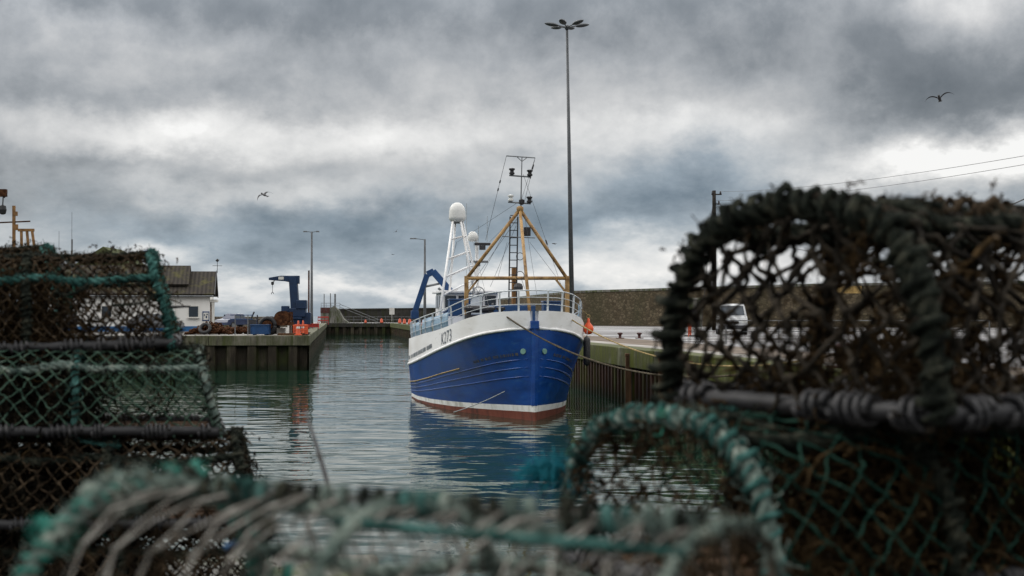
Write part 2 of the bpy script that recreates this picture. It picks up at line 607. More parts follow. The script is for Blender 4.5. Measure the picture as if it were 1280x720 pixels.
SUN_EL, SUN_AZ = math.radians(42), math.radians(-78)    # soft light from the left
sun = bpy.data.lights.new('sun', 'SUN')
sun.energy = .9
sun.angle = math.radians(25)
sun.color = (1, .95, .88)
so = bpy.data.objects.new('sun', sun)
COL.objects.link(so)
sd = Vector((math.sin(SUN_AZ) * math.cos(SUN_EL), math.cos(SUN_AZ) * math.cos(SUN_EL), math.sin(SUN_EL)))
so.rotation_euler = sd.to_track_quat('Z', 'Y').to_euler()
so.location = sd * 60


def build_world():
    w = bpy.data.worlds.new('World')
    SC.world = w
    w.use_nodes = True
    nt = w.node_tree
    nt.nodes.clear()
    out = nt.nodes.new('ShaderNodeOutputWorld')
    sky = nt.nodes.new('ShaderNodeTexSky')
    sky.sky_type = 'NISHITA'
    sky.sun_disc = False
    sky.sun_elevation = SUN_EL
    sky.sun_rotation = SUN_AZ
    bg1 = nt.nodes.new('ShaderNodeBackground')
    bg1.inputs[1].default_value = .08
    nt.links.new(sky.outputs[0], bg1.inputs[0])
    t = nt.nodes.new('ShaderNodeTexCoord')
    s = nt.nodes.new('ShaderNodeSeparateXYZ')
    nt.links.new(t.outputs['Generated'], s.inputs[0])
    az = math_n(nt, 'ARCTAN2', s.outputs[0], s.outputs[1])
    el = math_n(nt, 'ARCSINE', s.outputs[2])
    # cloud texture space: azimuth by a height that is squeezed towards the horizon as layers of cloud are
    h = math_n(nt, 'LOGARITHM', math_n(nt, 'ADD', math_n(nt, 'MAXIMUM', el, 0.0), .11), math.e)

    def cvec(a, b, z=0.0):
        c = nt.nodes.new('ShaderNodeCombineXYZ')
        nt.links.new(math_n(nt, 'MULTIPLY', az, a), c.inputs[0])
        nt.links.new(math_n(nt, 'MULTIPLY', h, b), c.inputs[1])
        c.inputs[2].default_value = z
        return c.outputs[0]
    # ragged edges: shift the big cloud banks by noise
    wx = math_n(nt, 'MULTIPLY', math_n(nt, 'SUBTRACT', noise(nt, cvec(9, 3.2, 1), 1.0, 6, .6), .5), .16)
    wy = math_n(nt, 'MULTIPLY', math_n(nt, 'SUBTRACT', noise(nt, cvec(10, 3.4, 9), 1.0, 6, .6), .5), .075)
    azw = math_n(nt, 'ADD', az, wx)
    elw = math_n(nt, 'ADD', el, wy)

    def bank(px, py, sx, sy, amp):
        a0, e0 = (px - 640) / F, (395 - py) / F
        dx = math_n(nt, 'DIVIDE', math_n(nt, 'SUBTRACT', azw, a0), sx / F)
        dy = math_n(nt, 'DIVIDE', math_n(nt, 'SUBTRACT', elw, e0), sy / F)
        q = math_n(nt, 'ADD', math_n(nt, 'MULTIPLY', dx, dx), math_n(nt, 'MULTIPLY', dy, dy))
        return math_n(nt, 'MULTIPLY', math_n(nt, 'EXPONENT', math_n(nt, 'MULTIPLY', q, -.5)), amp)

    def total(lst, start):
        acc = start
        for b in lst:
            acc = math_n(nt, 'ADD', acc, bank(*b))
        return acc
    light = total([(230, 185, 110, 22, .32), (450, 165, 90, 22, .25), (330, 240, 120, 13, .24), (560, 190, 50, 16, .12), (90, 150, 90, 22, .15),
                   (1170, 215, 130, 18, .62), (1240, 190, 90, 18, .25), (850, 315, 90, 22, .42), (760, 350, 200, 14, .26),
                   (1180, 15, 60, 30, .30), (700, 165, 170, 26, .20), (640, 225, 120, 16, .10), (450, 362, 240, 9, .30),
                   (205, 322, 40, 14, .35), (900, 170, 90, 18, .15), (100, 60, 50, 14, .12), (1000, 255, 90, 12, .12),
                   (120, 130, 190, 14, -.20), (130, 216, 130, 12, -.16), (560, 45, 420, 34, -.08), (500, -10, 700, 34, -.22), (1190, 125, 130, 40, -.36),
                   (850, 232, 100, 30, -.19), (600, 292, 190, 34, -.15), (330, 295, 120, 26, -.10), (60, 250, 120, 26, -.12),
                   (960, 60, 180, 22, -.08), (250, 20, 220, 18, -.08), (1190, 280, 120, 18, -.05)], .555)
    fb = math_n(nt, 'SUBTRACT', noise(nt, cvec(10, 3.3, 4), 1.0, 9, .60, .12), .5)
    fb2 = math_n(nt, 'SUBTRACT', noise(nt, cvec(24, 7, 6), 1.0, 7, .62, .15), .5)
    val = math_n(nt, 'ADD', light, math_n(nt, 'MULTIPLY', fb, .72))
    val = math_n(nt, 'ADD', val, math_n(nt, 'MULTIPLY', fb2, .32))
    up = nt.nodes.new('ShaderNodeMapRange')                  # the deck overhead is thinner and brighter than the low banks
    up.interpolation_type = 'SMOOTHSTEP'
    for i, v_ in ((1, .22), (2, .46), (3, 0.0), (4, .52)):
        up.inputs[i].default_value = v_
    nt.links.new(el, up.inputs[0])
    val = math_n(nt, 'ADD', val, up.outputs[0])
    grey = ramp(nt, val, [(.05, (.085, .095, .105)), (.30, (.16, .172, .185)), (.50, (.29, .30, .312)), (.70, (.45, .45, .45)), (.95, (.68, .673, .66)), (1.0, (.74, .733, .72))])
    blue = ramp(nt, val, [(.05, (.06, .10, .145)), (.30, (.13, .17, .212)), (.50, (.245, .295, .345)), (.70, (.41, .445, .475)), (.95, (.66, .66, .655)), (1.0, (.74, .733, .72))])
    bl = total([(600, 300, 260, 40, .85), (850, 225, 110, 36, .75), (400, 330, 300, 45, .5), (420, 385, 500, 24, .85), (1190, 275, 120, 18, .4),
                (150, 300, 150, 30, .3)], 0.05)
    col = mixc(nt, math_n(nt, 'MINIMUM', bl, 1.0), grey, blue)
    bg2 = nt.nodes.new('ShaderNodeBackground')
    bg2.inputs[1].default_value = 1.0
    nt.links.new(col, bg2.inputs[0])
    ge = math_n(nt, 'DIVIDE', math_n(nt, 'SUBTRACT', el, .365), .085)
    ga = math_n(nt, 'DIVIDE', math_n(nt, 'SUBTRACT', az, -.15), .62)
    gq = math_n(nt, 'ADD', math_n(nt, 'MULTIPLY', ge, ge), math_n(nt, 'MULTIPLY', ga, ga))
    glow = math_n(nt, 'MULTIPLY', math_n(nt, 'EXPONENT', math_n(nt, 'MULTIPLY', gq, -1.0)), 6.5)     # bright sky patch added above the view to make the water reflect silver
    nt.links.new(math_n(nt, 'ADD', math_n(nt, 'MULTIPLY_ADD', up.outputs[0], 1.5, 1.0), glow), bg2.inputs[1])
    mx = nt.nodes.new('ShaderNodeMixShader')
    mx.inputs[0].default_value = .93
    nt.links.new(bg1.outputs[0], mx.inputs[1])
    nt.links.new(bg2.outputs[0], mx.inputs[2])
    nt.links.new(mx.outputs[0], out.inputs[0])
    w.cycles.sampling_method = 'MANUAL'
    w.cycles.sample_map_resolution = 512
    w.cycles.max_bounces = 1024


build_world()
vs = SC.view_settings
vs.view_transform = 'Standard'
vs.look = 'None'
vs.exposure = 0.4
vs.gamma = 1.0
SC.render.engine = 'CYCLES'
SC.cycles.use_denoising = True
SC.cycles.max_bounces = 6
SC.cycles.transparent_max_bounces = 4
SC.cycles.caustics_reflective = False
SC.cycles.caustics_refractive = False

# ------------------------------------------------------------------ ground and water
g = MB()
g.add([(-9000, -9000, 0), (9000, -9000, 0), (9000, 14000, 0), (-9000, 14000, 0)], [(0, 1, 2, 3)])
tag(g.build('harbour_water', M['water']), kind='structure')


def edge_x(Y):
    """right-hand quay edge"""
    return 4.75 - .1385 * (Y - 50.6)


def ledge_x(Y):
    """left pier's channel edge"""
    return -12.9 - .1285 * (Y - 86.5)


def flat(name, pts, z, m):
    b = MB()
    b.add([(x, y, z) for x, y in pts], [tuple(range(len(pts)))])
    return tag(b.build(name, m), kind='structure')


IN = .35
flat('quay_ground', [(edge_x(6.4) + IN, 6.4), (260, 6.4), (260, 300), (-75, 300), (-75, 241 + IN), (edge_x(241) + IN, 241 + IN)], QZ, M['wet_ground'])
flat('pier_ground', [(-120, 79.4 + IN), (-12.9 - IN, 86.5 + IN), (ledge_x(241) - IN, 241), (ledge_x(241) - IN, 300.0), (-75, 300.2), (-120, 300.2)], QZ - .008, M['pier_ground'])
flat('near_quay_ground', [(-40, -18), (60, -18), (60, 6.4), (edge_x(6.4) + IN, 6.4 - IN), (-40, 6.4 - IN)], QZ - .004, M['asphalt'])
flat('pier_road', [(-100, 99), (-22.5, 102), (-24, 130), (-100, 130)], QZ + .004, M['asphalt'])


def fill(name, pts):
    b = MB()
    b.prism([(x, y, 0) for x, y in pts], (0, 0, -1.2), (0, 0, QZ - .05))
    return tag(b.build(name, M['pile_right']), kind='structure')


fill('quay_fill', [(edge_x(6.4) + 1.1, 6.0), (260, 6.0), (260, 300), (-74, 300), (-74, 242.2), (edge_x(241) + 1.1, 242.2)])
fill('pier_fill', [(-119, 80.7), (-14.2, 87.7), (ledge_x(242) - 1.1, 242), (-74.1, 242.1), (-74.1, 300), (-119, 300)])
fill('near_quay_fill', [(-40, -18), (60, -18), (60, 5.5), (-40, 5.5)])


def quay_wall(name, label, A, B, pile_m, cap_m, cap_h, pitch, depth, flip=1, capw=1.0, z0=-.9, fenders=()):
    """steel sheet piling under a concrete cap, from A to B; land lies to the left of A->B when flip is 1"""
    A, B = np.array([*A, 0.0]), np.array([*B, 0.0])
    L = np.linalg.norm(B - A)
    t = (B - A) / L
    nrm = np.array([-t[1], t[0], 0]) * flip       # towards the land
    root = thing(name, label, 'quay wall', tuple(A))
    n = max(1, int(L / pitch))
    pts = []
    for k in range(n):
        for u, d in ((0, 0), (.40, 0), (.50, 1), (.90, 1)):
            pts.append(A + t * L * (k + u) / n + nrm * (.12 + depth * d))
    pts.append(B + nrm * .12)
    P = np.array(pts)
    b = MB()
    b.grid(np.stack([P + [0, 0, z0], P + [0, 0, QZ - cap_h + .05]], 0))
    b.build('sheet_piling', pile_m, root, loc=A).location = (0, 0, 0)
    c = MB()
    seg = max(1, int(L / 6.0))
    for k in range(seg):
        a0, a1 = A + t * (L * k / seg + .012), A + t * (L * (k + 1) / seg - .012)
        q = rng.uniform(-.012, .012)
        poly = [a0 + nrm * q, a1 + nrm * q, a1 + nrm * capw, a0 + nrm * capw]
        if flip < 0:
            poly = poly[::-1]
        c.prism([p - A for p in poly], (0, 0, QZ - cap_h), (0, 0, QZ + .012))
    c.build('concrete_cap', cap_m, root, bevel=.03)
    return root, A, t, nrm


lw, *_ = quay_wall('quay_wall', 'mossy concrete quay front on rusty sheet piles below the blue jib crane', (-120, 79.4), (-12.9, 86.5), M['pile_left'], M['cap_left'], .62, 1.28, .42)
quay_wall('quay_wall', 'long side of the left pier running away along the channel', (-12.9, 86.5), (ledge_x(241), 241), M['pile_left'], M['cap_left'], .62, 1.28, .42)
quay_wall('quay_wall', 'far end wall closing the channel below the dark harbour wall', (ledge_x(241), 241), (edge_x(241), 241), M['pile_left'], M['far_wall'], .7, 1.3, .45)
rw, rA, rt, rn = quay_wall('quay_wall', 'green mossy quay with dark rusty piles beside the blue trawler', (edge_x(241), 241), (edge_x(6.4), 6.4), M['pile_right'], M['cap_right'], .72, .62, .24)
quay_wall('quay_wall', 'near quay edge beneath the stacked creels', (edge_x(6.4), 6.4), (-40, 6.4), M['pile_right'], M['cap_right'], .6, .62, .24)
# timber fender posts along the right quay
for Yf in (43.5, 47.2, 52.4):
    x = edge_x(Yf)
    b = MB().box((0, 0, .55), (.22, .22, 2.7))
    b.box((0, 0, 1.96), (.26, .26, .12))
    o = b.build('fender_post', M['timber'], rw, bevel=.02)
    o.location = (x - .02 - rA[0], Yf - rA[1], 0)

# painted and worn coping bands on the right quay
for nm, o0, o1, m in (('coping_strip', 1.05, 2.0, M['coping_pale']), ('coping_band', 2.0, 5.2, M['coping_brown'])):
    a = [(edge_x(y) + o, y) for y, o in ((20, o0), (20, o1), (200, o1), (200, o0))]
    flat(nm, a, QZ + .005, m)

# ------------------------------------------------------------------ harbour walls
def wall_run(name, label, pts, thick, m, cat='harbour wall', courses=None, cope=None):
    root = thing(name, label, cat, (pts[0][0], pts[0][1], QZ))
    o = np.array([pts[0][0], pts[0][1], QZ])
    P = np.array([(x, y, z) for x, y, z in pts], float)
    back = P.copy()
    back[:, 1] += thick
    lo = P.copy(); lo[:, 2] = QZ - .3
    lob = back.copy(); lob[:, 2] = QZ - .3
    b = MB().grid(np.stack([lo, P, back, lob], 0) - o)
    b.build('masonry', m, root)
    if cope is not None:
        c = MB()
        for a, d in zip(P[:-1], P[1:]):
            k = max(1, int(np.linalg.norm(d - a) / 4))
            for i in range(k):
                p, q = a + (d - a) * (i / k), a + (d - a) * ((i + 1) / k)
                p = p + (q - p) * .004
                f = np.array([0, -.12, .003]); bk = np.array([0, thick + .12, .003])
                poly = [p + f - o, q + f - o, q + bk - o, p + bk - o]
                c.prism(poly, (0, 0, 0), (0, 0, .28))
        c.build('coping_stone', cope, root)
    return root


wall_run('harbour_wall', 'tall brown rubble stone harbour wall behind the quay on the right',
         [(-13, 262, 5.4), (-4.0, 238, 6.0), (8.1, 182, 6.55), (21, 165, 6.65), (33, 156, 6.85), (75, 140, 7.1), (150, 130, 7.1)], 1.6, M['stone'], cope=M['block'])
fw = wall_run('harbour_wall', 'far dark harbour wall with a white notice beyond the channel end',
              [(-36.5, 268, 4.6), (-20, 266, 4.75), (-13.2, 264, 4.8)], 1.4, M['far_wall'], cope=M['far_wall'])
b = MB().box((0, 0, 0), (1.0, .05, 1.3)); b.box((0, .04, -1.2), (.08, .04, 1.6))
o = b.build('notice', M['trim_white'], fw); o.location = at(490, 389, 265) - np.array([-36.5, 268, QZ]) + [0, -.2, 0]
b = MB()
for z in (.55, 1.1):
    b.cyl((0, 0, z), (24, 0, z), .035, sides=6)
for i in range(17):
    b.cyl((i * 1.5, 0, 0), (i * 1.5, 0, 1.1), .03, sides=6)
o = b.build('handrail', M['galv'], fw); o.location = (.5, -10, 0)
wall_run('harbour_wall', 'low brown boundary wall along the back of the left pier', [(-75, 160, 3.15), (-38, 156, 3.12), (-25.5, 154, 3.1)], .5, M['low_wall'], cope=M['low_wall'])
# concrete block house against the stone wall
t_ = thing('concrete_shelter', 'square grey concrete shelter standing against the stone wall', 'shelter', (20.2, 158, QZ))
b = MB().box((0, 0, 1.55), (3.4, 3, 3.1)); b.build('wall', M['block'], t_, bevel=.05)
b = MB().box((0, 0, 3.23), (3.7, 3.3, .24)); b.build('roof', M['block'], t_, bevel=.04)
b = MB().box((.9, -1.52, 1.0), (.9, .06, 2.0)); b.build('door', M['dark_metal'], t_)

# ------------------------------------------------------------------ the blue trawler
BO = np.array([.74, 45.0, 0.0])
BA = math.atan(.160)
ca, sa = math.cos(BA), math.sin(BA)
boat = thing('fishing_trawler', 'blue and white fishing trawler moored bow on beside the quay', 'fishing boat', (BO[0], BO[1], -.07), BA)


def bl(px, py, Y):
    """a bearing turned into the trawler's own coordinates (x to its right in the picture, y aft)"""
    p = at(px, py, Y) - BO
    return np.array([p[0] * ca + p[1] * sa, -p[0] * sa + p[1] * ca, p[2]])


LB = 16.6
Dk = [0, .12, .35, .7, 1.2, 2, 3, 4, 5.5, 8, 11, 14, LB]
f_bd = lambda d: np.interp(d, Dk, [.09, .50, .88, 1.23, 1.58, 1.98, 2.28, 2.46, 2.68, 2.94, 3.05, 3.0, 2.75])
f_bw = lambda d: np.interp(d, Dk, [.07, .11, .20, .35, .57, .92, 1.33, 1.70, 2.14, 2.60, 2.88, 2.88, 2.5])
f_zb = lambda d: np.interp(d, Dk, [3.12, 3.10, 3.06, 3.00, 2.92, 2.77, 2.60, 2.45, 2.25, 1.93, 1.65, 1.47, 1.40])
f_zt = lambda d: np.interp(d, Dk, [3.70, 3.70, 3.68, 3.65, 3.58, 3.44, 3.28, 3.14, 3.0, 2.84, 2.68, 2.56, 2.45])
sheer = lambda d: (f_zb(d) - 1.40) / 1.72
f_hi = lambda d: .24 + .33 * sheer(d)
f_lo = lambda d: .10 + .26 * sheer(d)


def hb(d, z):
    """half breadth of the hull at distance d from the stem and height z"""
    zb, bw, bd = f_zb(d), f_bw(d), f_bd(d)
    u = np.clip(z / zb, 0, 1)
    r = bw + (bd - bw) * u ** 1.25
    r = np.where(z < 0, bw * (1 - .45 * np.clip(-z / .9, 0, 1) ** 2), r)
    zt = f_zt(d)
    v = np.clip((z - zb) / np.maximum(zt - zb, .1), 0, 1)
    return r + np.where(z > zb, v * (.06 - .05 * np.clip(d / 8, 0, 1.5)) , 0)


ds = np.unique(np.r_[np.linspace(0, .5, 8), np.linspace(.5, 3, 14), np.linspace(3, LB, 30)])


def shell(b, zlo, zhi, rows, off=0.0, dsel=ds, sides=(-1, 1)):
    for s in sides:
        G = []
        for k in range(rows + 1):
            z = zlo(dsel) + (zhi(dsel) - zlo(dsel)) * k / rows
            G.append(np.stack([s * (hb(dsel, z) + off), dsel, z], 1))
        G = np.array(G)
        b.grid(G if s > 0 else G[:, ::-1])


hull = MB()
z_keel = lambda d: np.full_like(d, -.9)
hull.slot = 0; shell(hull, z_keel, f_lo, 5)
hull.slot = 1; shell(hull, f_lo, f_hi, 1)
hull.slot = 2; shell(hull, f_hi, f_zb, 9)
for z0f, z1f, sl in ((z_keel, f_lo, 0), (f_lo, f_hi, 1), (f_hi, f_zb, 2)):      # transom
    hull.slot = sl
    e = np.array([LB])
    G = []
    for k in range(5):
        z = z0f(e) + (z1f(e) - z0f(e)) * k / 4
        w_ = hb(e, z)[0]
        G.append([[-w_, LB + .0, z[0]], [0, LB + .25, z[0]], [w_, LB, z[0]]])
    hull.grid(np.array(G))
hull.slot = 2
hull.build('hull', [M['antifoul'], M['boot_white'], M['blue_hull']], boat, smooth=True)
bul = MB()
shell(bul, lambda d: f_zb(d) + .004, f_zt, 5)
# inside face, capping and transom of the bulwark
for s in (-1, 1):
    zt = f_zt(ds)
    o_ = np.stack([s * hb(ds, zt), ds, zt], 1)
    i_ = np.stack([s * np.maximum(hb(ds, zt) - .10, .0), np.maximum(ds, .12), zt], 1)
    lo_ = i_ - [0, 0, .6]
    bul.grid(np.stack([o_, i_, lo_], 0))
w_ = hb(np.array([LB]), f_zt(np.array([LB])))[0]
bul.add([(-w_, LB, 1.4), (w_, LB, 1.4), (w_, LB, 2.45), (-w_, LB, 2.45)], [(0, 1, 2, 3)])
bul.build('bulwark', M['white_worn'], boat, smooth=True)
# deck inside the bulwark
dk = MB()
zd = f_zt(ds) - .45
dk.grid(np.stack([np.stack([-(hb(ds, f_zt(ds)) - .11), ds, zd], 1), np.stack([hb(ds, f_zt(ds)) - .11, ds, zd], 1)], 0))
dk.build('deck', M['mid_blue'], boat)


def line_on_hull(b, zf, d0, d1, r, sides=(-1, 1), n=60, off=.0, flat_=.6):
    d = np.linspace(d0, d1, n)
    for s in sides:
        z = zf(d)
        b.tube(np.stack([s * (hb(d, z) + off), d, z], 1), r, 6)


b = MB(); line_on_hull(b, lambda d: f_zb(d) + .01, .02, LB, .055); b.build('gunwale', M['white_paint'], boat, smooth=True)
for z0, k in ((.55, 1.56), (.42, 1.42), (.30, 1.24)):
    b = MB(); line_on_hull(b, lambda d: z0 + k * sheer(d), .06, 15.8, .024); b.build('rubbing_strake', M['blue_hull'], boat, smooth=True)
b = MB(); line_on_hull(b, lambda d: .66 + 1.56 * sheer(d), 3.6, 15.0, .02, sides=(-1,), off=.012); b.build('gold_stripe', M['stripe_gold'], boat, smooth=True)
# stem post
b = MB()
zs = np.linspace(-.8, 3.34, 14)
for s in (-1, 1):
    pass
G = np.array([[(-.12, .10, z), (-.10, -.05, z), (0, -.12, z), (.10, -.05, z), (.12, .10, z)] for z in np.linspace(.57, 3.34, 10)])
b.grid(G.transpose(0, 1, 2)); b.add(G[-1], [(0, 1, 2, 3, 4)])
b.box((0, .04, 3.24), (.28, .34, .26))
b.build('stem_post', M['blue_hull'], boat, bevel=.01)
b = MB(); b.grid(np.array([[(-.075, .10, z), (-.06, -.06, z), (0, -.11, z), (.06, -.06, z), (.075, .10, z)] for z in np.linspace(-.8, .36, 5)])); b.build('stem_foot', M['antifoul'], boat)
b = MB(); b.grid(np.array([[(-.078, .10, z), (-.062, -.06, z), (0, -.112, z), (.062, -.06, z), (.078, .10, z)] for z in np.linspace(.36, .57, 3)])); b.build('stem_band', M['boot_white'], boat)
# two pale discs by the stem
for s in (-1, 1):
    d0, z0 = .10, 2.36
    x = s * (hb(np.array([d0]), np.array([z0]))[0] + .02)
    b = MB()
    p = np.array([x, d0, z0])
    nv = np.array([s * .55, -.83, .0])
    b.cyl(p - nv * .02, p + nv * .03, .092, sides=20)
    b.build('hull_disc', M['disc_green'], boat)


def hull_text(body, size, d_right, zc_fn, name, m, side=-1):
    cu = bpy.data.curves.new('lettering', 'FONT')
    cu.body = body
    cu.size = size
    cu.shear = .25
    cu.space_character = 1.12
    tmp = bpy.data.objects.new('lettering', cu)
    COL.objects.link(tmp)
    dg = bpy.context.evaluated_depsgraph_get()
    me = bpy.data.meshes.new_from_object(tmp.evaluated_get(dg))
    bpy.data.objects.remove(tmp)
    V = np.array([v.co[:] for v in me.vertices])
    w = V[:, 0].max()
    d = d_right + (w - V[:, 0])
    z = zc_fn(d) + V[:, 1]
    X = side * (hb(d, z) + .02)
    out = np.stack([X, d, z], 1)
    for v, c in zip(me.vertices, out):
        v.co = c
    me.materials.append(m)
    o = bpy.data.objects.new(name, me)
    COL.objects.link(o)
    o.parent = boat
    return o


hull_text('K273', .60, 3.35, lambda d: f_zb(d) + .13, 'registration_letters', M['letter_grey'])
# the worn owner's line and the worn gilt name: too small to read in the photograph, only broken strokes remain
b = MB()
d = 6.3
while d < 14.5:
    wd = random.uniform(.05, .14)
    if random.random() < .85:
        zb_ = float(f_zb(np.array([d]))[0]) + .19
        q = []
        for dd, zz in ((d, zb_), (d + wd, zb_), (d + wd, zb_ + .16), (d, zb_ + .16)):
            q.append((-(float(hb(np.array([dd]), np.array([zz]))[0]) + .012), dd, zz))
        b.add(q, [(0, 1, 2, 3)])
    d += wd + .05
b.build('side_lettering', M['letter_grey'], boat)
b = MB()
for s in (-1, 1):
    d = .22
    while d < 2.3:
        wd = random.uniform(.03, .075)
        if random.random() < .8:
            zc = .55 + 1.56 * float(sheer(np.array([d]))[0]) + .14
            q = []
            for dd, zz in ((d, zc), (d + wd, zc), (d + wd, zc + .09), (d, zc + .09)):
                q.append((s * (float(hb(np.array([dd]), np.array([zz]))[0]) + .012), dd, zz))
            b.add(q, [(0, 1, 2, 3)])
        d += wd + .035
b.build('name_lettering', M['letter_gold'], boat)

# rails round the foredeck and along the sides
def rail_path(hh, d0, d1, side, inset=.06):
    d = np.linspace(d0, d1, 40)
    return np.stack([side * np.maximum(hb(d, f_zt(d)) - inset, 0), d + .02, f_zt(d) + hh], 1)


b = MB()
dd_ = np.r_[np.linspace(0, 1, 14) ** 2 * 2.0, np.linspace(2.2, 15.2, 26)]
for hh, r in ((.68, .020), (.45, .0115), (.22, .0115)):
    L_ = np.stack([-(hb(dd_, f_zt(dd_)) - .06), dd_ + .05, f_zt(dd_) + hh], 1)
    R_ = L_ * [-1, 1, 1]
    P = smooth(np.r_[L_[::-1], R_], .12, 4)
    b.tube(P, r, 8)
b.build('guard_rail', M['rail_grey'], boat, smooth=True)
for s in (-1, 1):
    for d0 in (.12, .55, 1.3, 2.4, 3.6, 5.0, 6.4, 7.9, 9.5, 11.2, 13.0, 15.0):
        e = np.array([d0])
        x, z = s * (hb(e, f_zt(e))[0] - .06), f_zt(e)[0]
        MB().bar((x * .98, d0 + .12, z - .02), (x, d0 + .05, z + .68), .06, .035).build('rail_stanchion', M['rail_grey'], boat)
# pale blue weather cloths laced inside the rails
for s, d0, d1, hh in ((-1, 4.2, 6.6, .55), (-1, 6.9, 9.2, .6), (-1, 10.0, 15.0, .58), (1, 2.2, 3.7, .55), (1, 4.0, 6.8, .5)):
    d = np.linspace(d0, d1, 10)
    x = s * (hb(d, f_zt(d)) - .14)
    b = MB().grid(np.stack([np.stack([x, d, f_zt(d) - .02], 1), np.stack([x + s * .02, d, f_zt(d) + hh * .5], 1), np.stack([x, d, f_zt(d) + hh], 1)], 0))
    o = b.build('weather_cloth', M['pale_blue'], boat, smooth=True)
    so_ = o.modifiers.new('thickness', 'SOLIDIFY'); so_.thickness = .012
# winch, locker and gear on the foredeck
b = MB(); b.box(bl(640, 388, 48.6) + [0, 0, -.1], (1.6, .7, .7)); b.build('deck_locker', M['mid_blue'], boat, bevel=.03)
wp = bl(600, 384, 48.8)
b = MB(); b.cyl(wp + [-.45, 0, 0], wp + [.45, 0, 0], .13, sides=16)
for k in (-.45, .45):
    b.cyl(wp + [k - .03, 0, 0], wp + [k + .03, 0, 0], .22, sides=18)
b.box(wp + [0, .1, -.3], (1.1, .5, .2))
b.build('anchor_winch', M['dark_metal'], boat)
b = MB()
for px in (586, 614, 626):
    p = bl(px, 389, 47.6)
    MB().lathe([(.09, -.25), (.09, .1), (.16, .12), (.16, .2), (.05, .22)], p, 10).build('mooring_bitt', M['black'], boat)

for px, py, Y, sz, m in ((574, 383, 52, (.8, .6, .6), 'mid_blue'), (592, 380, 53.5, (.6, .6, .7), 'rail_grey'), (690, 385, 50, (.7, .5, .55), 'mid_blue')):
    b = MB(); q = bl(px, py, Y); b.box(q, sz); b.box(q + [0, 0, sz[2] / 2 + .03], (sz[0] * 1.08, sz[1] * 1.08, .05)); b.build('deck_locker', M[m], boat, bevel=.03)
# ochre gantry
GY = 49.0
gl, gr = bl(583, 346, GY), bl(709, 346, GY)
ap = bl(650, 259, GY + .1)
fl, fr = gl.copy(), gr.copy()
fl[2] = fr[2] = 2.7
for a_, c_ in ((fl, gl), (fr, gr)):
    MB().bar(a_, c_ + [0, 0, .1], .14).build('gantry_post', M['ochre'], boat)
b = MB(); b.tube([gl + [-.05, 0, .02], gr + [.05, 0, .02]], .068, 10); b.build('gantry_crossbar', M['ochre'], boat, smooth=True)
for e_ in (gl, gr):
    b = MB(); b.tube([e_, ap + (e_ - ap) * .02], .066, 10); b.build('gantry_leg', M['ochre'], boat, smooth=True)
ff = bl(663, 384, 46.3)
b = MB(); b.tube([ff + [0, 0, -.4], ap], .058, 10); b.build('gantry_leg', M['ochre'], boat, smooth=True)
b = MB(); b.lathe([(.10, -.12), (.13, 0), (.13, .07), (.08, .11)], ap, 12); b.build('mast_collar', M['ochre'], boat, smooth=True)
for e_, q in ((gl, 1), (gr, -1)):
    MB().bar(e_ + [0, 0, -.55], e_ + [q * .42, 0, -.02], .07).build('gantry_brace', M['ochre'], boat)
# ladder mast inside it
mp_ = ap + [-.16, .2, 0]
b = MB()
for dx in (-.16, .12):
    b.cyl(mp_ + [dx, .05, -.25], np.array([mp_[0] + dx - .05, mp_[1] + .15, 3.0]), .028, sides=6)
for k in range(15):
    z = 3.4 + k * .27
    f_ = (z - 3.0) / (mp_[2] - .25 - 3.0)
    b.cyl((mp_[0] - .21 + .05 * f_, mp_[1] + .15 - .1 * f_, z), (mp_[0] + .07 + .05 * f_, mp_[1] + .15 - .1 * f_, z), .018, sides=6)
b.build('mast_ladder', M['dark_metal'], boat)
b = MB(); b.cyl((mp_[0] + .02, mp_[1] + .3, 2.7), (mp_[0] + .02, mp_[1] + .3, 5.3), .09, sides=10); b.build('mast_stump', M['ochre_dull'], boat)
# flood lamp, coil rings, brackets
p = bl(659, 287, GY)
b = MB().box(p, (.24, .12, .32)); b.box(p + [-.12, .1, 0], (.2, .05, .05)); b.build('flood_lamp', M['black'], boat, bevel=.015)
for py, r in ((318, .13), (342, .15)):
    c = bl(650, py, GY - .2)
    a = np.linspace(0, 2 * PI, 20)
    MB().tube(np.stack([c[0] + r * np.cos(a), c[1] + 0 * a, c[2] + r * np.sin(a)], 1), .014, 6).build('rope_coil', M['black'], boat)
b = MB(); b.cyl(bl(628, 293, GY + .2), bl(669, 295, GY + .2), .018, sides=6); b.build('spreader_bar', M['galv'], boat)
c = bl(648, 356, GY - .3)
b = MB(); b.lathe([(.02, -.16), (.16, -.12), (.17, .0), (.13, .1), (.03, .14)], c, 12); b.box(c + [0, .12, .05], (.1, .3, .08)); b.build('deck_lamp', M['dark_metal'], boat)
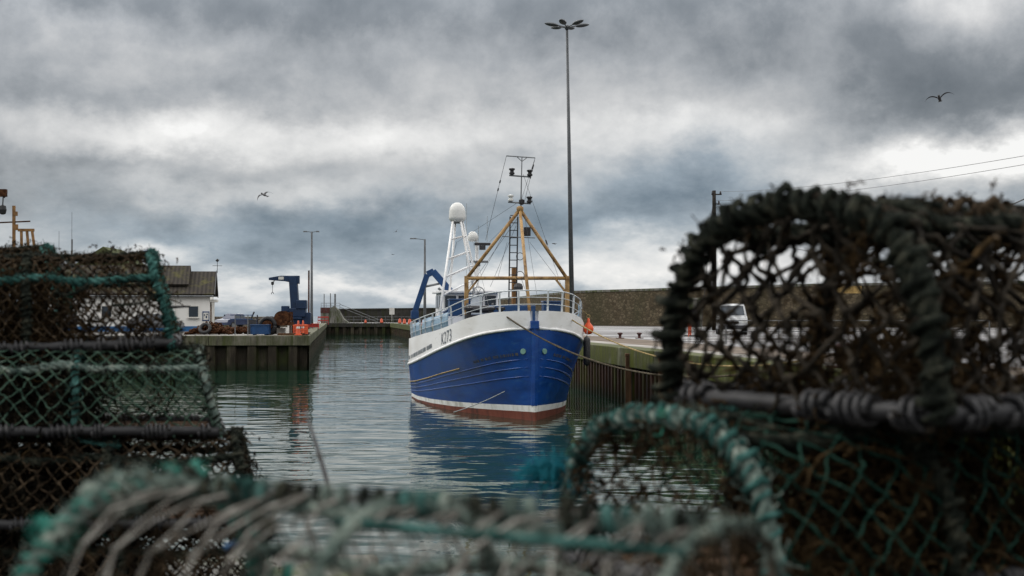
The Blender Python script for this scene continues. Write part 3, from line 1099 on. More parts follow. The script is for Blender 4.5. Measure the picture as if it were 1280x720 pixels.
# T aerial mast on top
top = bl(652.5, 193, GY + .1)
b = MB(); b.cyl(ap + [.03, 0, .1], top, .028, .018, sides=6); b.build('aerial_mast', M['galv'], boat)
def cross(px0, py0, px1, py1, r, nm='aerial_yard'):
    p0, p1 = bl(px0, py0, GY + .1), bl(px1, py1, GY + .1)
    bb = MB(); bb.cyl(p0, p1, r, sides=6); bb.build(nm, M['galv'], boat)
    return p0, p1
t0, t1 = cross(633, 192, 669, 194.5, .022)
MB().cyl(bl(646, 193, GY + .1), bl(652.5, 199, GY + .1), .015, sides=5).build('aerial_strut', M['galv'], boat)
MB().cyl(bl(659, 194, GY + .1), bl(652.5, 199, GY + .1), .015, sides=5).build('aerial_strut', M['galv'], boat)
c0, c1 = cross(636.5, 216.5, 664, 218.5, .032)
e0, e1 = cross(635, 250, 663.5, 252, .032)
for p_, m in ((c0 + [.1, 0, .05], 'black'), (c1 - [.05, 0, -.05], 'black'), (e0 + [.1, 0, .05], 'radome'), (e1 - [.05, 0, -.05], 'black')):
    b = MB(); b.lathe([(.05, -.03), (.1, 0), (.1, .05), (.07, .07), (.07, .13), (.11, .15), (.11, .2), (.03, .22)], p_, 10); b.build('masthead_light', M[m], boat)
b = MB(); b.lathe([(.04, -.02), (.1, .02), (.1, .16), (.03, .2)], ap + [.06, 0, .18], 10); b.build('masthead_light', M['black'], boat)
# stays
def stay(p0, p1, r=.008, m='dark_metal', ins=()):
    bb = MB(); bb.cyl(p0, p1, r, sides=5)
    for f_ in ins:
        q = p0 + (p1 - p0) * f_
        dv = (p1 - p0) / np.linalg.norm(p1 - p0)
        bb.cyl(q - dv * .09, q + dv * .09, .028, sides=6)
    bb.build('wire_stay', M[m], boat)
stay(t0, bl(607, 298, 56), .008, ins=(.28, .37))
stay(t1, bl(655, 252, GY), .007, ins=(.2, .4))
stay(t1, bl(652, 246, GY), .006)
stay(bl(645, 262, GY), bl(600, 345, 56), .008)
stay(bl(645, 280, GY), bl(613, 356, 54), .007)
stay(bl(650, 262, GY), bl(612, 300, 56), .006)
stay(bl(655, 262, GY), bl(672, 372, 47.6), .006)
stay(bl(652, 347, GY), bl(664, 381, 47.6), .008)
stay(bl(600, 345, GY), bl(588, 375, 51), .008)
stay(bl(648, 250, GY), bl(572, 300, 57), .006)
stay(bl(654, 215, GY), bl(712, 385, 49.5), .006, ins=(.5,))
stay(bl(647, 270, GY), bl(560, 395, 54), .007)
stay(bl(697, 346, GY), bl(662, 300, GY), .006)
stay(bl(622, 346, GY), bl(634, 300, GY), .006)
stay(bl(571, 300, 57.3), bl(545, 395, 58), .007)
stay(bl(591, 300, 58.7), bl(612, 385, 52), .006)

# wheelhouse, lattice tower with radome, radar mast
TY = 57.5
wc = bl(583, 388, TY + 1.6)
wh = MB()
wh.box((wc[0], wc[1], 3.25), (2.5, 3.0, 2.55), top=(.94, .95))
wh.build('wheelhouse', M['white_paint'], boat, bevel=.05)
b = MB(); b.box((wc[0], wc[1], 4.56), (2.66, 3.25, .10)); b.build('wheelhouse_roof', M['white_paint'], boat, bevel=.02)
for k in range(4):
    MB().box((wc[0] - .86 + k * .57, wc[1] - 1.465, 4.14), (.46, .06, .5)).build('wheelhouse_window', M['glass_dark'], boat, bevel=.01)
for k in range(3):
    MB().box((wc[0] - 1.205, wc[1] - .9 + k * .85, 4.14), (.06, .6, .52)).build('wheelhouse_window', M['glass_dark'], boat, bevel=.01)
b = MB(); b.box((wc[0], wc[1] - 1.52, 3.75), (2.45, .05, .16)); b.build('wheelhouse_band', M['mid_blue'], boat)
rc = bl(571.5, 272, TY)
tw = MB()
lb = [bl(547, 408, TY - 2.2), bl(559, 402, TY + .6), bl(596, 380, TY - .2), bl(603, 378, TY + 1.0)]
tp = [bl(566, 275, TY - .25), bl(569, 275, TY + .25), bl(576, 275, TY - .25), bl(578, 275, TY + .25)]
for a_, c_ in zip(lb, tp):
    tw.tube([a_, c_], .05, 8)
tw.build('tower_leg', M['white_paint'], boat, smooth=True)
tr = MB()
for f_ in (.17, .36, .53, .70, .86):
    q = [c_ + (a_ - c_) * f_ for a_, c_ in zip(lb, tp)]
    for i, j in ((0, 2), (0, 1), (2, 3), (1, 3)):
        tr.tube([q[i], q[j]], .032, 6)
tr.build('tower_rung', M['white_paint'], boat, smooth=True)
b = MB(); b.lathe([(.18, -.14), (.25, -.12), (.33, -.02), (.36, .02), (.36, .1), (.35, .34), (.31, .5), (.22, .63), (.1, .70), (.02, .715)], rc + [0, 0, 0], 24); b.build('radome', M['radome'], boat, smooth=True)
b = MB(); b.lathe([(.24, -.17), (.26, -.1)], rc, 16); b.build('radome_base', M['lamp_grey'], boat)
# smaller mast with dome and radar scanner
rm = bl(596, 300, TY + 1.4)
b = MB(); b.cyl((rm[0], rm[1], 4.2), rm, .09, .07, sides=10)
for z in (5.2, 5.9):
    b.box((rm[0] + .12, rm[1], z), (.62, .3, .05))
b.build('radar_mast', M['white_paint'], boat)
b = MB(); b.lathe([(.16, -.02), (.22, .04), (.23, .18), (.18, .32), (.08, .40), (.01, .41)], bl(591, 299, TY + 1.2), 18); b.build('radome', M['radome'], boat, smooth=True)
b = MB(); b.box(bl(603, 303, TY + 1), (.7, .12, .12)); b.lathe([(.14, -.25), (.14, -.06)], bl(603, 303, TY + 1), 12); b.build('radar_scanner', M['dark_metal'], boat, bevel=.02)
b = MB(); b.box(bl(597, 325, TY + .9), (.9, .1, .1)); b.lathe([(.12, -.2), (.12, -.05)], bl(597, 325, TY + .9), 12); b.build('radar_scanner', M['galv'], boat, bevel=.02)
a = np.linspace(0, 2 * PI, 22)
c = bl(598, 364, TY - 1)
b = MB()
b.tube(np.stack([c[0] + .25 * np.cos(a), 0 * a + c[1], c[2] + .25 * np.sin(a)], 1), .02, 6)
for k in range(6):
    b.cyl(c + [.25 * math.cos(k * PI / 3), 0, .25 * math.sin(k * PI / 3)], c, .012, sides=5)
b.cyl(c, (c[0], c[1], 3.6), .03, sides=6)
b.build('search_lamp', M['galv'], boat)
for px, p0, p1, Y in ((583, 252, 380, 60), (609, 268, 300, 58), (598, 280, 300, 58)):
    MB().cyl(bl(px, p1, Y), bl(px, p0, Y), .012, sides=5).build('whip_aerial', M['rope_pale'], boat)
# blue knuckle-boom crane aft
CYY = 60.3
k0, k1, k2, k3 = bl(577, 378, CYY), bl(541, 337, CYY), bl(534, 341, CYY), bl(518.5, 388, CYY)
b = MB(); b.cyl((k0[0] + .1, k0[1], 2.0), (k0[0] + .1, k0[1], k0[2] + .25), .26, .22, sides=14); b.box(k0 + [.05, 0, .2], (.7, .6, .5)); b.build('crane_post', M['crane_blue'], boat, bevel=.02)
b = MB(); b.bar(k0, k1, .24, .30); b.build('crane_boom', M['crane_blue'], boat, bevel=.02)
b = MB(); b.bar(k1 + [.05, 0, 0], k2, .22, .28); b.bar(k2, k3, .20, .24); b.build('crane_boom', M['crane_blue'], boat, bevel=.02)
b = MB(); b.cyl(k0 + [-.35, 0, -.05], k1 + [.25, 0, -.75], .055, sides=8); b.build('crane_ram', M['galv'], boat)
b = MB(); b.cyl(k1 + [.3, 0, -.55], k2 + [-.12, 0, -.55], .05, sides=8); b.build('crane_ram', M['galv'], boat)
b = MB(); b.box(k3 + [0, 0, -.12], (.34, .3, .36)); b.cyl(k3 + [.05, 0, -.3], k3 + [.28, 0, -.55], .05, sides=6); b.build('crane_tip', M['crane_blue'], boat, bevel=.02)

# mooring lines, fender and buoy
def sagged(p0, p1, sag, n=40):
    t = np.linspace(0, 1, n)[:, None]
    P = np.asarray(p0) * (1 - t) + np.asarray(p1) * t
    P[:, 2] -= (4 * sag * t * (1 - t))[:, 0]
    return P


# the near bollard on the quay that takes both lines
def bollard(loc, label, s=1.0, group=None):
    root = thing('bollard', label, 'bollard', loc, 0, group)
    b = MB(); b.lathe([(.26 * s, 0), (.26 * s, .04 * s), (.15 * s, .08 * s), (.14 * s, .36 * s), (.27 * s, .44 * s), (.28 * s, .52 * s), (.2 * s, .58 * s), (.02, .6 * s)], (0, 0, 0), 16)
    b.build('post', M['bollard_red'], root, smooth=True)
    b = MB().box((0, 0, .018), (.8 * s, .8 * s, .036)); b.build('base_plate', M['rust'], root)
    return root


NB = np.array([edge_x(33) + .9, 33.0, QZ + .01])
bollard(tuple(NB), 'rusty bollard at the quay edge holding the mooring ropes')
b = MB(); P = sagged(at(625, 390, 45.55), NB + [0, 0, .42], 1.3, 120)
b.rope(P, .030, step=.05, twist=8)
tag(b.build('mooring_rope', M['rope_dark'], smooth=True), 'dark sagging mooring rope crossing the blue bow to the quay', 'rope', 'mooring ropes of the trawler')
b = MB(); P = sagged(at(703, 392, 46.9), NB + [.05, 0, .40], .95, 120)
b.rope(P, .026, step=.05, twist=8)
tag(b.build('mooring_rope', M['rope_tan'], smooth=True), 'tan mooring rope from the trawler rail to the quay', 'rope', 'mooring ropes of the trawler')
b = MB(); b.tube(sagged(at(631, 489, 45.2), at(567, 515, 46.2) , .05), .016, 5)
tag(b.build('trailing_rope', M['rope_pale'], smooth=True), 'thin pale rope trailing down the hull into the water', 'rope')
p = at(735.5, 411, 48.2)
root = thing('mooring_buoy', 'round orange buoy hanging between trawler and quay', 'buoy', tuple(p))
b = MB(); b.lathe([(.02, -.2), (.11, -.18), (.17, -.1), (.185, .0), (.16, .1), (.09, .18), (.05, .24), (.045, .36), (.01, .38)], (0, 0, 0), 20); b.build('float', M['buoy_orange'], root, smooth=True)
a = np.linspace(0, 2 * PI, 14)
b = MB(); b.tube(np.stack([.06 * np.cos(a), 0 * a, .44 + .06 * np.sin(a)], 1), .015, 6); b.cyl((0, 0, .48), (-.45, -.3, .85), .012, sides=5); b.build('lanyard', M['rope_tan'], root)
p = at(733.5, 438, 47.8)
root = thing('fender', 'long black fender hanging below the orange buoy', 'fender', tuple(p))
b = MB(); b.lathe([(.03, -.55), (.11, -.46), (.125, -.3), (.125, .35), (.1, .45), (.03, .5)], (0, 0, 0), 14); b.build('body', M['rubber_grey'], root, smooth=True)
b = MB(); b.cyl((0, 0, .5), (.02, .02, .75), .015, sides=5); b.build('lanyard', M['rope_pale'], root)

# ------------------------------------------------------------------ quay furniture on the right
for px, w_ in ((775, 'farthest left, beside the mooring rope'), (799, 'in the middle of the row of three'), (823, 'nearest the dark creel')):
    p = at(px, 423, 76)
    bollard((p[0], p[1], QZ + .012), 'short red quay bollard ' + w_, .55, 'red bollards on the right quay')
# high mast lamp
lx, ly = (715.5 - 640) / F * 72, 72.0
root = thing('floodlight_mast', 'very tall grey lighting mast with six lamp heads behind the trawler', 'lamp post', (lx, ly, QZ))
root.rotation_euler = (0, math.radians(-.95), 0)
Hm = at(709, 33, 72)[2] - QZ
b = MB(); b.tube([(0, 0, 0), (0, 0, Hm * .5), (0, 0, Hm)], [.15, .105, .065], 14); b.build('pole', M['lamp_grey'], root, smooth=True)
b = MB(); b.lathe([(.3, 0), (.3, .05), (.18, .1), (.18, .9), (.15, .95)], (0, 0, 0), 14); b.build('base', M['lamp_grey'], root)
b = MB(); b.lathe([(.1, Hm - .1), (.14, Hm), (.12, Hm + .1), (.03, Hm + .14)], (0, 0, 0), 12); b.build('hub', M['lamp_grey'], root)
for k in range(6):
    an = math.radians(12 + 60 * k)
    u = np.array([math.cos(an), math.sin(an), 0])
    tlt = np.array([0, 0, 1.0])
    b = MB(); b.cyl(u * .08 + tlt * (Hm + .02), u * .6 + tlt * (Hm + .12), .03, sides=6)
    b.build('lamp_arm', M['lamp_grey'], root)
    # lamp head: flattened teardrop along the arm
    V, n_, m_ = [], 9, 12
    v = np.array([-u[1], u[0], 0])
    for i in range(n_):
        f_ = i / (n_ - 1)
        w_ = .19 * math.sin(PI * min(1, .12 + f_ * .86)) ** .6
        h_ = .10 * math.sin(PI * min(1, .12 + f_ * .86)) ** .6
        c = u * (.5 + f_ * .72) + tlt * (Hm + .10 + .09 * f_)
        V.append([c + v * w_ * math.cos(2 * PI * j / m_) + tlt * h_ * math.sin(2 * PI * j / m_) for j in range(m_)] )
    V = np.array(V)
    hd = MB(); hd.grid(np.concatenate([V, V[:, :1]], 1)); hd.add(V[0], [tuple(range(m_))]); hd.add(V[-1], [tuple(reversed(range(m_)))])
    hd.build('lamp_head', M['lamp_grey'], root, smooth=True)


def street_lamp(loc, h, label, arms, r=.09, m='lamp_grey', hw=.22):
    root = thing('street_lamp', label, 'lamp post', loc)
    b = MB(); b.tube([(0, 0, 0), (0, 0, h * .15), (0, 0, h)], [r * 1.3, r, r * .6], 10); b.build('pole', M[m], root, smooth=True)
    b = MB(); b.lathe([(r * 2.2, 0), (r * 2.2, .06), (r * 1.4, .1)], (0, 0, 0), 10); b.build('base', M[m], root)
    for ax, az_ in arms:
        s = 1 if ax > 0 else -1
        b = MB(); b.cyl((0, 0, h - .05), (ax * .6, 0, h + az_ * .6), .035, sides=6); b.build('lamp_arm', M[m], root)
        b = MB(); b.box((ax * .8, 0, h + az_ * .8), (abs(ax) * .5, hw, .12), top=(.8, .7)); b.build('lamp_head', M[m], root, bevel=.02)
    return root


p = at(389.5, 405, 140)
street_lamp((p[0], p[1], QZ), at(389, 289.5, 140)[2] - QZ, 'tall slim double-armed lamp beside the blue jib crane', [(-.85, .02), (.75, .02)], .15, hw=.3)
p = at(531, 405, 150)
street_lamp((p[0], p[1], QZ), at(531, 299, 150)[2] - QZ, 'single-armed lamp post rising behind the trawler stern crane', [(-1.6, .1)], .17, hw=.5)
p = at(386, 405, 132)
b = MB(); hz = at(386, 338, 132)[2] - QZ
for k in range(6):
    b.slot = k % 2
    b.cyl((0, 0, hz * k / 6), (0, 0, hz * (k + 1) / 6), .085, .08, sides=8)
tag(b.build('marker_pole', [M['bollard_red'], M['rust']], loc=(0, 0, 0)), 'thin reddish marker pole next to the tall slim lamp', 'pole').location = (p[0], p[1], QZ)
# utility pole and wires
p = at(893, 402, 120)
root = thing('utility_pole', 'dark wooden utility pole standing behind the right creel', 'utility pole', (p[0], p[1], QZ))
hz = at(893, 238, 120)[2] - QZ
b = MB(); b.tube([(0, 0, 0), (0, 0, hz)], [.22, .16], 10); b.build('pole', M['pole_wood'], root, smooth=True)
b = MB(); b.box((.2, -.1, hz - .35), (.9, .1, .1)); b.box((.2, -.1, hz - 1.2), (.7, .1, .1)); b.build('crossarm', M['pole_wood'], root)
for x, z in ((.55, -.25), (.4, -1.1), (-.15, -.25), (.1, -1.1)):
    b = MB(); b.lathe([(.05, -.08), (.09, -.02), (.09, .05), (.06, .1), (.08, .16), (.02, .2)], (x, -.1, hz + z), 8); b.build('insulator', M['dark_metal'], root)
b = MB(); b.cyl((-.1, 0, hz - 1), (-1.5, -2.2, .1), .03, sides=5); b.build('guy_wire', M['dark_metal'], root)
pt = np.array([p[0], p[1], QZ + hz])
for off, e_, sag, lab, r in (((.55, -.1, -.1), at(1330, 186, 55), .4, 'upper thin overhead wire running right from the utility pole', .012),
                             ((.1, -.1, -.9), at(1330, 197, 55), .4, 'second thin overhead wire just under the topmost one', .012),
                             ((.4, -.1, -1.1), at(1330, 226, 42), 3.2, 'thick twisted overhead cable sagging behind the right creel', .024)):
    b = MB(); b.tube(sagged(pt + off, e_, sag), r, 5)
    tag(b.build('overhead_wire', M['black']), lab, 'wire', 'overhead wires at the utility pole')


# ------------------------------------------------------------------ vehicles
def car(name, label, cat, loc, rz, prof, width, m, wheel_r, wheels_x, win, cabin_in=.16):
    """side outline prof [(x,z)] swept to width; the glass house tucks in towards the roof"""
    root = thing(name, label, cat, loc, rz)
    prof = np.asarray(prof, float)
    zb = prof[:, 1].max()
    b = MB()
    rows = []
    for y in (-width / 2, -width / 2 + .06, width / 2 - .06, width / 2):
        tuck = np.where(prof[:, 1] > win[0] - .05, (prof[:, 1] - win[0] + .05) / (zb - win[0] + .05) * cabin_in, 0)
        edge = .04 if abs(y) == width / 2 else 0
        yy = np.sign(y) * (abs(y) - tuck)
        cz = prof[:, 1].mean()
        rows.append(np.stack([prof[:, 0] * (1 - edge * .15), yy, cz + (prof[:, 1] - cz) * (1 - edge)], 1))
    G = np.array(rows)
    G = np.concatenate([G, G[:, :1]], 1)
    b.grid(G)
    n = len(prof)
    b.add(rows[0], [tuple(reversed(range(n)))]); b.add(rows[-1], [tuple(range(n))])
    b.build('body', m, root, smooth=False, bevel=.02)
    for s in (-1, 1):
        for (x0, x1) in win[2]:
            z0, z1 = win[0], win[1]
            q = lambda z: s * (width / 2 - max(0, (z - win[0] + .05) / (zb - win[0] + .05) * cabin_in) + .012)
            bb = MB(); bb.add([(x0, q(z0), z0), (x1, q(z0), z0), (x1 - .12, q(z1), z1), (x0 + .12, q(z1), z1)], [(0, 1, 2, 3)])
            bb.build('side_window', M['glass_dark'], root)
        for wx in wheels_x:
            bb = MB(); bb.cyl((wx, s * (width / 2 - .2), wheel_r), (wx, s * (width / 2 + .015), wheel_r), wheel_r, sides=20)
            wo = bb.build('wheel', M['rubber'], root)
            bb = MB(); bb.cyl((wx, s * (width / 2), wheel_r), (wx, s * (width / 2 + .03), wheel_r), wheel_r * .6, sides=14)
            bb.build('rim', M['galv'], wo)
    return root


def end_panel(root, name, m, pts):
    b = MB(); b.add(pts, [tuple(range(len(pts)))])
    b.build(name, m, root)


p = at(914, 418, 93)
van = car('van', 'white van parked facing us, seen through the right creel', 'van', (p[0], p[1], QZ + .01), math.radians(-97),
          [(-2.3, .35), (-2.35, 1.0), (-2.25, 1.95), (-1.9, 2.08), (.9, 2.08), (1.25, 1.95), (1.75, 1.28), (2.35, 1.12), (2.5, .85), (2.5, .38)], 1.95, M['van_white'], .34, (-1.5, 1.6), (1.25, 1.8, [(.2, 1.2)]))
end_panel(van, 'windscreen', M['glass_dark'], [(1.765, -.82, 1.31), (1.765, .82, 1.31), (1.29, .74, 1.93), (1.29, -.74, 1.93)])
for s in (-1, 1):
    b = MB().box((2.47, s * .75, .9), (.1, .3, .22)); b.build('headlight', M['radome'], van, bevel=.03)
b = MB().box((2.5, 0, .5), (.14, 1.9, .26)); b.build('bumper', M['dark_metal'], van, bevel=.03)
b = MB().box((2.505, 0, .82), (.05, .8, .16)); b.build('grille', M['black'], van)
p = at(214, 409.5, 108)
car('parked_car', 'grey car parked by the white building, half hidden by creels', 'car', (p[0] - 1.2, p[1], QZ + .01), math.radians(4),
    [(-2.05, .3), (-2.1, .75), (-1.9, .98), (-1.2, 1.4), (.3, 1.43), (1.0, 1.0), (1.85, .86), (2.1, .65), (2.1, .3)], 1.75, M['car_grey'], .32, (-1.3, 1.35), (.95, 1.32, [(-1.4, -.3), (-.25, .75)]))
p = at(293, 411, 147)
pk = car('pickup_truck', 'dark blue pickup truck parked behind the rusty gear', 'pickup truck', (p[0] + .2, p[1], QZ - .12), math.radians(242),
         [(-2.5, .45), (-2.5, 1.02), (-.55, 1.04), (-.35, 1.62), (.75, 1.64), (1.35, 1.1), (2.35, .98), (2.5, .7), (2.5, .42)], 1.8, M['car_blue'], .38, (-1.6, 1.6), (1.12, 1.54, [(-.35, .35), (.4, 1.15)]))

# ------------------------------------------------------------------ left pier: building and clutter
BYr = math.radians(10.0)
corner = at(262.5, 412, 112)
bld = thing('harbour_building', 'white rendered harbour building with mossy tiled roof and blue plinth', 'building', (corner[0], corner[1], QZ), BYr)
EV, RG, DP, LN = 3.05, 4.9, 6.6, 13.0        # eaves, ridge, depth, length (towards -x)
b = MB()
b.prism([(0, 0, .0), (0, DP, 0), (0, DP, EV), (0, DP / 2, RG - .1), (0, 0, EV)], (-LN, 0, 0), (0, 0, 0))
b.build('wall', M['render_white'], bld)
b = MB(); b.box((-LN / 2 - .005, -.015, .21), (LN, .07, .42)); b.box((.015, DP / 2, .21), (.07, DP + .03, .42)); b.build('plinth', M['plinth_blue'], bld)


def roof(x0, x1, ev, rg, over, tk=.16, y0=-.35):
    b = MB()
    for s in (0, 1):
        ye, ym = (y0, DP / 2) if s == 0 else (DP + .35, DP / 2)
        e = (ev - .12 if s == 0 else ev - .12)
        pts = [(x0, ye, e), (x1, ye, e), (x1, ym, rg), (x0, ym, rg)]
        if s:
            pts = pts[::-1]
        nrm = np.cross(np.subtract(pts[1], pts[0]), np.subtract(pts[2], pts[0])); nrm = nrm / np.linalg.norm(nrm)
        b.prism(pts, (0, 0, 0), nrm * tk)
    return b


r_ = roof(-LN - .3, .35, EV, RG, .3).build('roof', M['tile'], bld)
ur = MB()
ur.prism([(0, .9, EV + .35), (0, DP - .9, EV + .35), (0, DP - .9, EV + .9), (0, DP / 2, RG + .42), (0, .9, EV + .9)], (-LN, 0, 0), (-2.0, 0, 0))
ur.build('upper_roof_wall', M['render_white'], r_)
b = MB()
for s in (0, 1):
    ye = .55 if s == 0 else DP - .55
    pts = [(-LN - .3, ye, EV + .72), (-1.75, ye, EV + .72), (-1.75, DP / 2, RG + .5), (-LN - .3, DP / 2, RG + .5)]
    if s:
        pts = pts[::-1]
    nrm = np.cross(np.subtract(pts[1], pts[0]), np.subtract(pts[2], pts[0])); nrm /= np.linalg.norm(nrm)
    b.prism(pts, (0, 0, 0), nrm * .14)
b.build('upper_roof', M['tile'], r_)
b = MB(); b.cyl((-LN - .3, -.38, EV - .16), (.3, -.38, EV - .16), .07, sides=8); b.build('gutter', M['galv'], bld)
b = MB(); b.cyl((-2.75, -.1, EV - .2), (-2.75, -.1, .3), .045, sides=8); b.build('downpipe', M['trim_white'], bld)
for s in (0, 1):
    a_, c_ = ((.38, -.4, EV - .1), (.38, DP / 2, RG + .1)) if s == 0 else ((.38, DP + .4, EV - .1), (.38, DP / 2, RG + .1))
    MB().bar(a_, c_, .06, .26).build('bargeboard', M['dark_metal'], bld)
for x in (-1.32, -8.2):
    f_ = MB().box((x, -.02, 1.62), (.86, .09, .98)).build('window', M['trim_white'], bld, bevel=.01)
    MB().box((x, -.05, 1.62), (.74, .06, .86)).build('pane', M['glass_dark'], f_)
    MB().box((x, -.1, 1.1), (.96, .22, .06)).build('sill', M['trim_white'], f_)
nb = MB().box((-.32, -.03, 1.25), (.56, .07, .78)).build('notice_board', M['crane_blue'], bld, bevel=.01)
b = MB().box((-.32, -.072, 1.24), (.42, .02, .6)); b.build('paper_sheet', M['trim_white'], nb)
b = MB().box((-.28, -.085, 1.18), (.1, .01, .2)); b.box((-.44, -.085, 1.34), (.08, .01, .14)); b.box((-.22, -.085, 1.4), (.12, .01, .08)); b.build('printed_panel', M['jib_blue'], nb)
# porch on the gable
b = MB(); b.box((.25, .14, 1.2), (.22, .22, 2.4)); b.build('porch_post', M['trim_white'], bld)
b = MB(); b.box((.02, 1.6, 1.15), (.08, 2.0, 2.3)); b.build('porch_door', M['timber'], bld)
b = MB(); b.box((.25, 1.6, 2.52), (.6, 3.2, .2)); b.build('porch_beam', M['trim_white'], bld)
# weathervane
p = at(268.5, 343, 114)
wv = MB(); wv.cyl((.45, DP / 2, RG), (.45, DP / 2, RG + 1.0), .025, sides=6); wv.bar((.05, DP / 2, RG + .62), (.85, DP / 2, RG + .62), .035); wv.bar((.45, DP / 2 - .4, RG + .62), (.45, DP / 2 + .4, RG + .62), .035)
wv.lathe([(.02, RG + .95), (.11, RG + 1.0), (.13, RG + 1.1), (.06, RG + 1.2), (.01, RG + 1.22)], (.45, DP / 2, 0), 8)
wv.bar((.3, DP / 2, RG + 1.05), (.62, DP / 2, RG + 1.12), .05)
wv.build('weathervane', M['black'], bld)
# green hipped roof beyond
p = at(140, 400, 150)
gb = thing('shed', 'shed with a mossy green pitched roof peeping over the left creels', 'shed', (p[0], p[1], QZ))
b = MB().box((0, 0, 3.2), (7, 6, 6.4)); b.build('wall', M['low_wall'], gb)
b = MB(); b.prism([(-3.9, 0, 6.3), (3.9, 0, 6.3), (0, 0, 8.75)], (0, -3.4, 0), (0, 3.4, 0)); b.build('roof', M['green_roof'], gb)

# jib crane
p = at(372, 412, 93)
jc = thing('jib_crane', 'dark blue fixed jib crane with a hanging hook on the left pier', 'crane', (p[0], p[1], QZ))
zt = at(372, 345, 93)[2] - QZ
b = MB(); b.bar((-.1, 0, .9), (-.32, 0, zt), .54, .54); b.build('column', M['jib_blue'], jc, bevel=.03)
b = MB(); b.lathe([(.6, 0), (.6, .1), (.38, .14), (.38, 1.0), (.46, 1.05), (.46, 1.2)], (0, 0, 0), 18); b.build('base', M['jib_blue'], jc)
b = MB(); b.box((-.05, 0, 1.5), (1.25, .75, .6)); b.box((.3, -.1, 2.05), (.7, .7, .6)); b.box((.6, .1, 1.1), (.6, .6, .8)); b.box((-.8, -.2, 1.75), (.5, .5, .4)); b.build('slewing_housing', M['jib_blue'], jc, bevel=.04)
b = MB()
b.prism([(.12, -.2, zt - .55), (.12, -.2, zt + .02), (-1.15, -.2, zt + .02), (-1.95, -.2, zt - .12), (-1.95, -.2, zt - .28), (-.9, -.2, zt - .36)], (0, 0, 0), (0, .4, 0))
b.build('jib', M['jib_blue'], jc, bevel=.02)
b = MB(); b.box((-1.1, -.215, zt - .15), (.36, .02, .2)); b.build('maker_plate', M['trim_white'], jc)
b = MB(); b.cyl((-1.6, 0, zt - .3), (-1.72, 0, zt - .62), .03, sides=6); b.lathe([(.03, -.62), (.1, -.58), (.1, -.42), (.03, -.38)], (-1.72, 0, zt), 8); b.build('hook_block', M['black'], jc)
b = MB(); b.cyl((-1.72, 0, zt - .6), (-1.72, 0, zt - 1.1), .018, sides=5)
a = np.linspace(-.3, PI * 1.2, 12)
b.tube(np.stack([-1.72 + .07 * np.cos(a), 0 * a, zt - 1.2 + .08 * np.sin(a)], 1), .022, 6); b.build('hook', M['black'], jc)

# chain heap and rusty gear
def chain(b, P, L=.16, r=.03):
    P = resample(P, L * .78)
    T, U, W = frames(P)
    a = np.linspace(0, 2 * PI, 9)
    for i in range(len(P)):
        s = U[i] if i % 2 else W[i]
        C = P[i] + T[i] * (L * .5 * np.cos(a))[:, None] + s * (L * .28 * np.sin(a))[:, None]
        b.tube(C, r, 5)


def heap(name, label, cat, px, Y, wx, wy, hz, m, n=14, L=.3, r=.045):
    p = at(px, 415, Y)
    b = MB()
    for k in range(n):
        q = [rng.normal(0, .38, 2) * [wx, wy]]
        for _ in range(7):
            q.append(q[-1] + rng.normal(0, .28, 2) * [wx, wy])
        q = np.clip(np.array(q), [-wx, -wy], [wx, wy])
        z = hz * np.clip(1 - (q[:, 0] / wx) ** 2 * .9, .05, 1) * rng.uniform(.1, 1.0, len(q))
        chain(b, smooth(np.c_[q, z + r], .12, 4), L, r)
    o = b.build(name, m, smooth=True)
    o.location = (p[0], p[1], QZ)
    return tag(o, label, cat)


heap('chain_heap', 'tallest heap of brown rusty chain on the pier by the white building', 'chain', 263, 93, 1.4, 1.0, .75, M['rust'], 24)
heap('chain_heap', 'long low heap of rusty chain between the building and the blue box', 'chain', 299, 96, 2.6, 1.0, .42, M['rust'], 26)
p = at(263, 416, 92)
tr_ = thing('tyre_fender', 'old black tyre lying against the rusty chain heap', 'tyre', (p[0] - .3, p[1], QZ))
a = np.linspace(0, 2 * PI, 24)
b = MB(); b.tube(np.stack([.33 * np.cos(a), -.25 + .25 * np.sin(a), .42 + .28 * np.sin(a)], 1), .12, 10); b.build('tread', M['rubber'], tr_, smooth=True)
# steel trestle with two pale posts
p = at(302, 416, 89.5)
ts = thing('steel_trestle', 'thin grey steel trestle in front of the chain heap', 'trestle', (p[0], p[1], QZ))
for s in (-1, 1):
    MB().cyl((s * .42, 0, 0), (s * .42, 0, 1.35), .035, sides=6).build('leg', M['galv'], ts)
MB().cyl((-.75, 0, 1.05), (.75, 0, 1.05), .03, sides=6).build('rail', M['mid_blue'], ts)
MB().cyl((-.75, 0, 1.32), (.75, 0, 1.32), .03, sides=6).build('rail', M['mid_blue'], ts)
# blue fish box
p = at(326, 416, 90)
fb_ = thing('fish_bin', 'open blue plastic fish bin beside the rusty wheeled winch', 'bin', (p[0], p[1], QZ + .005))
b = MB()
for s in (-1, 1):
    b.box((s * .56, 0, .36), (.07, .9, .62), top=(1, 1)); b.box((0, s * .42, .36), (1.05, .06, .62))
b.box((0, 0, .09), (1.1, .86, .06)); b.box((-.4, 0, .03), (.12, .86, .06)); b.box((.4, 0, .03), (.12, .86, .06))
b.build('tub', M['mid_blue'], fb_, bevel=.02)
b = MB()
for s in (-1, 1):
    b.box((0, s * .46, .66), (1.26, .06, .08)); b.box((s * .6, 0, .66), (.06, .86, .08))
b.build('rim', M['mid_blue'], fb_, bevel=.015)
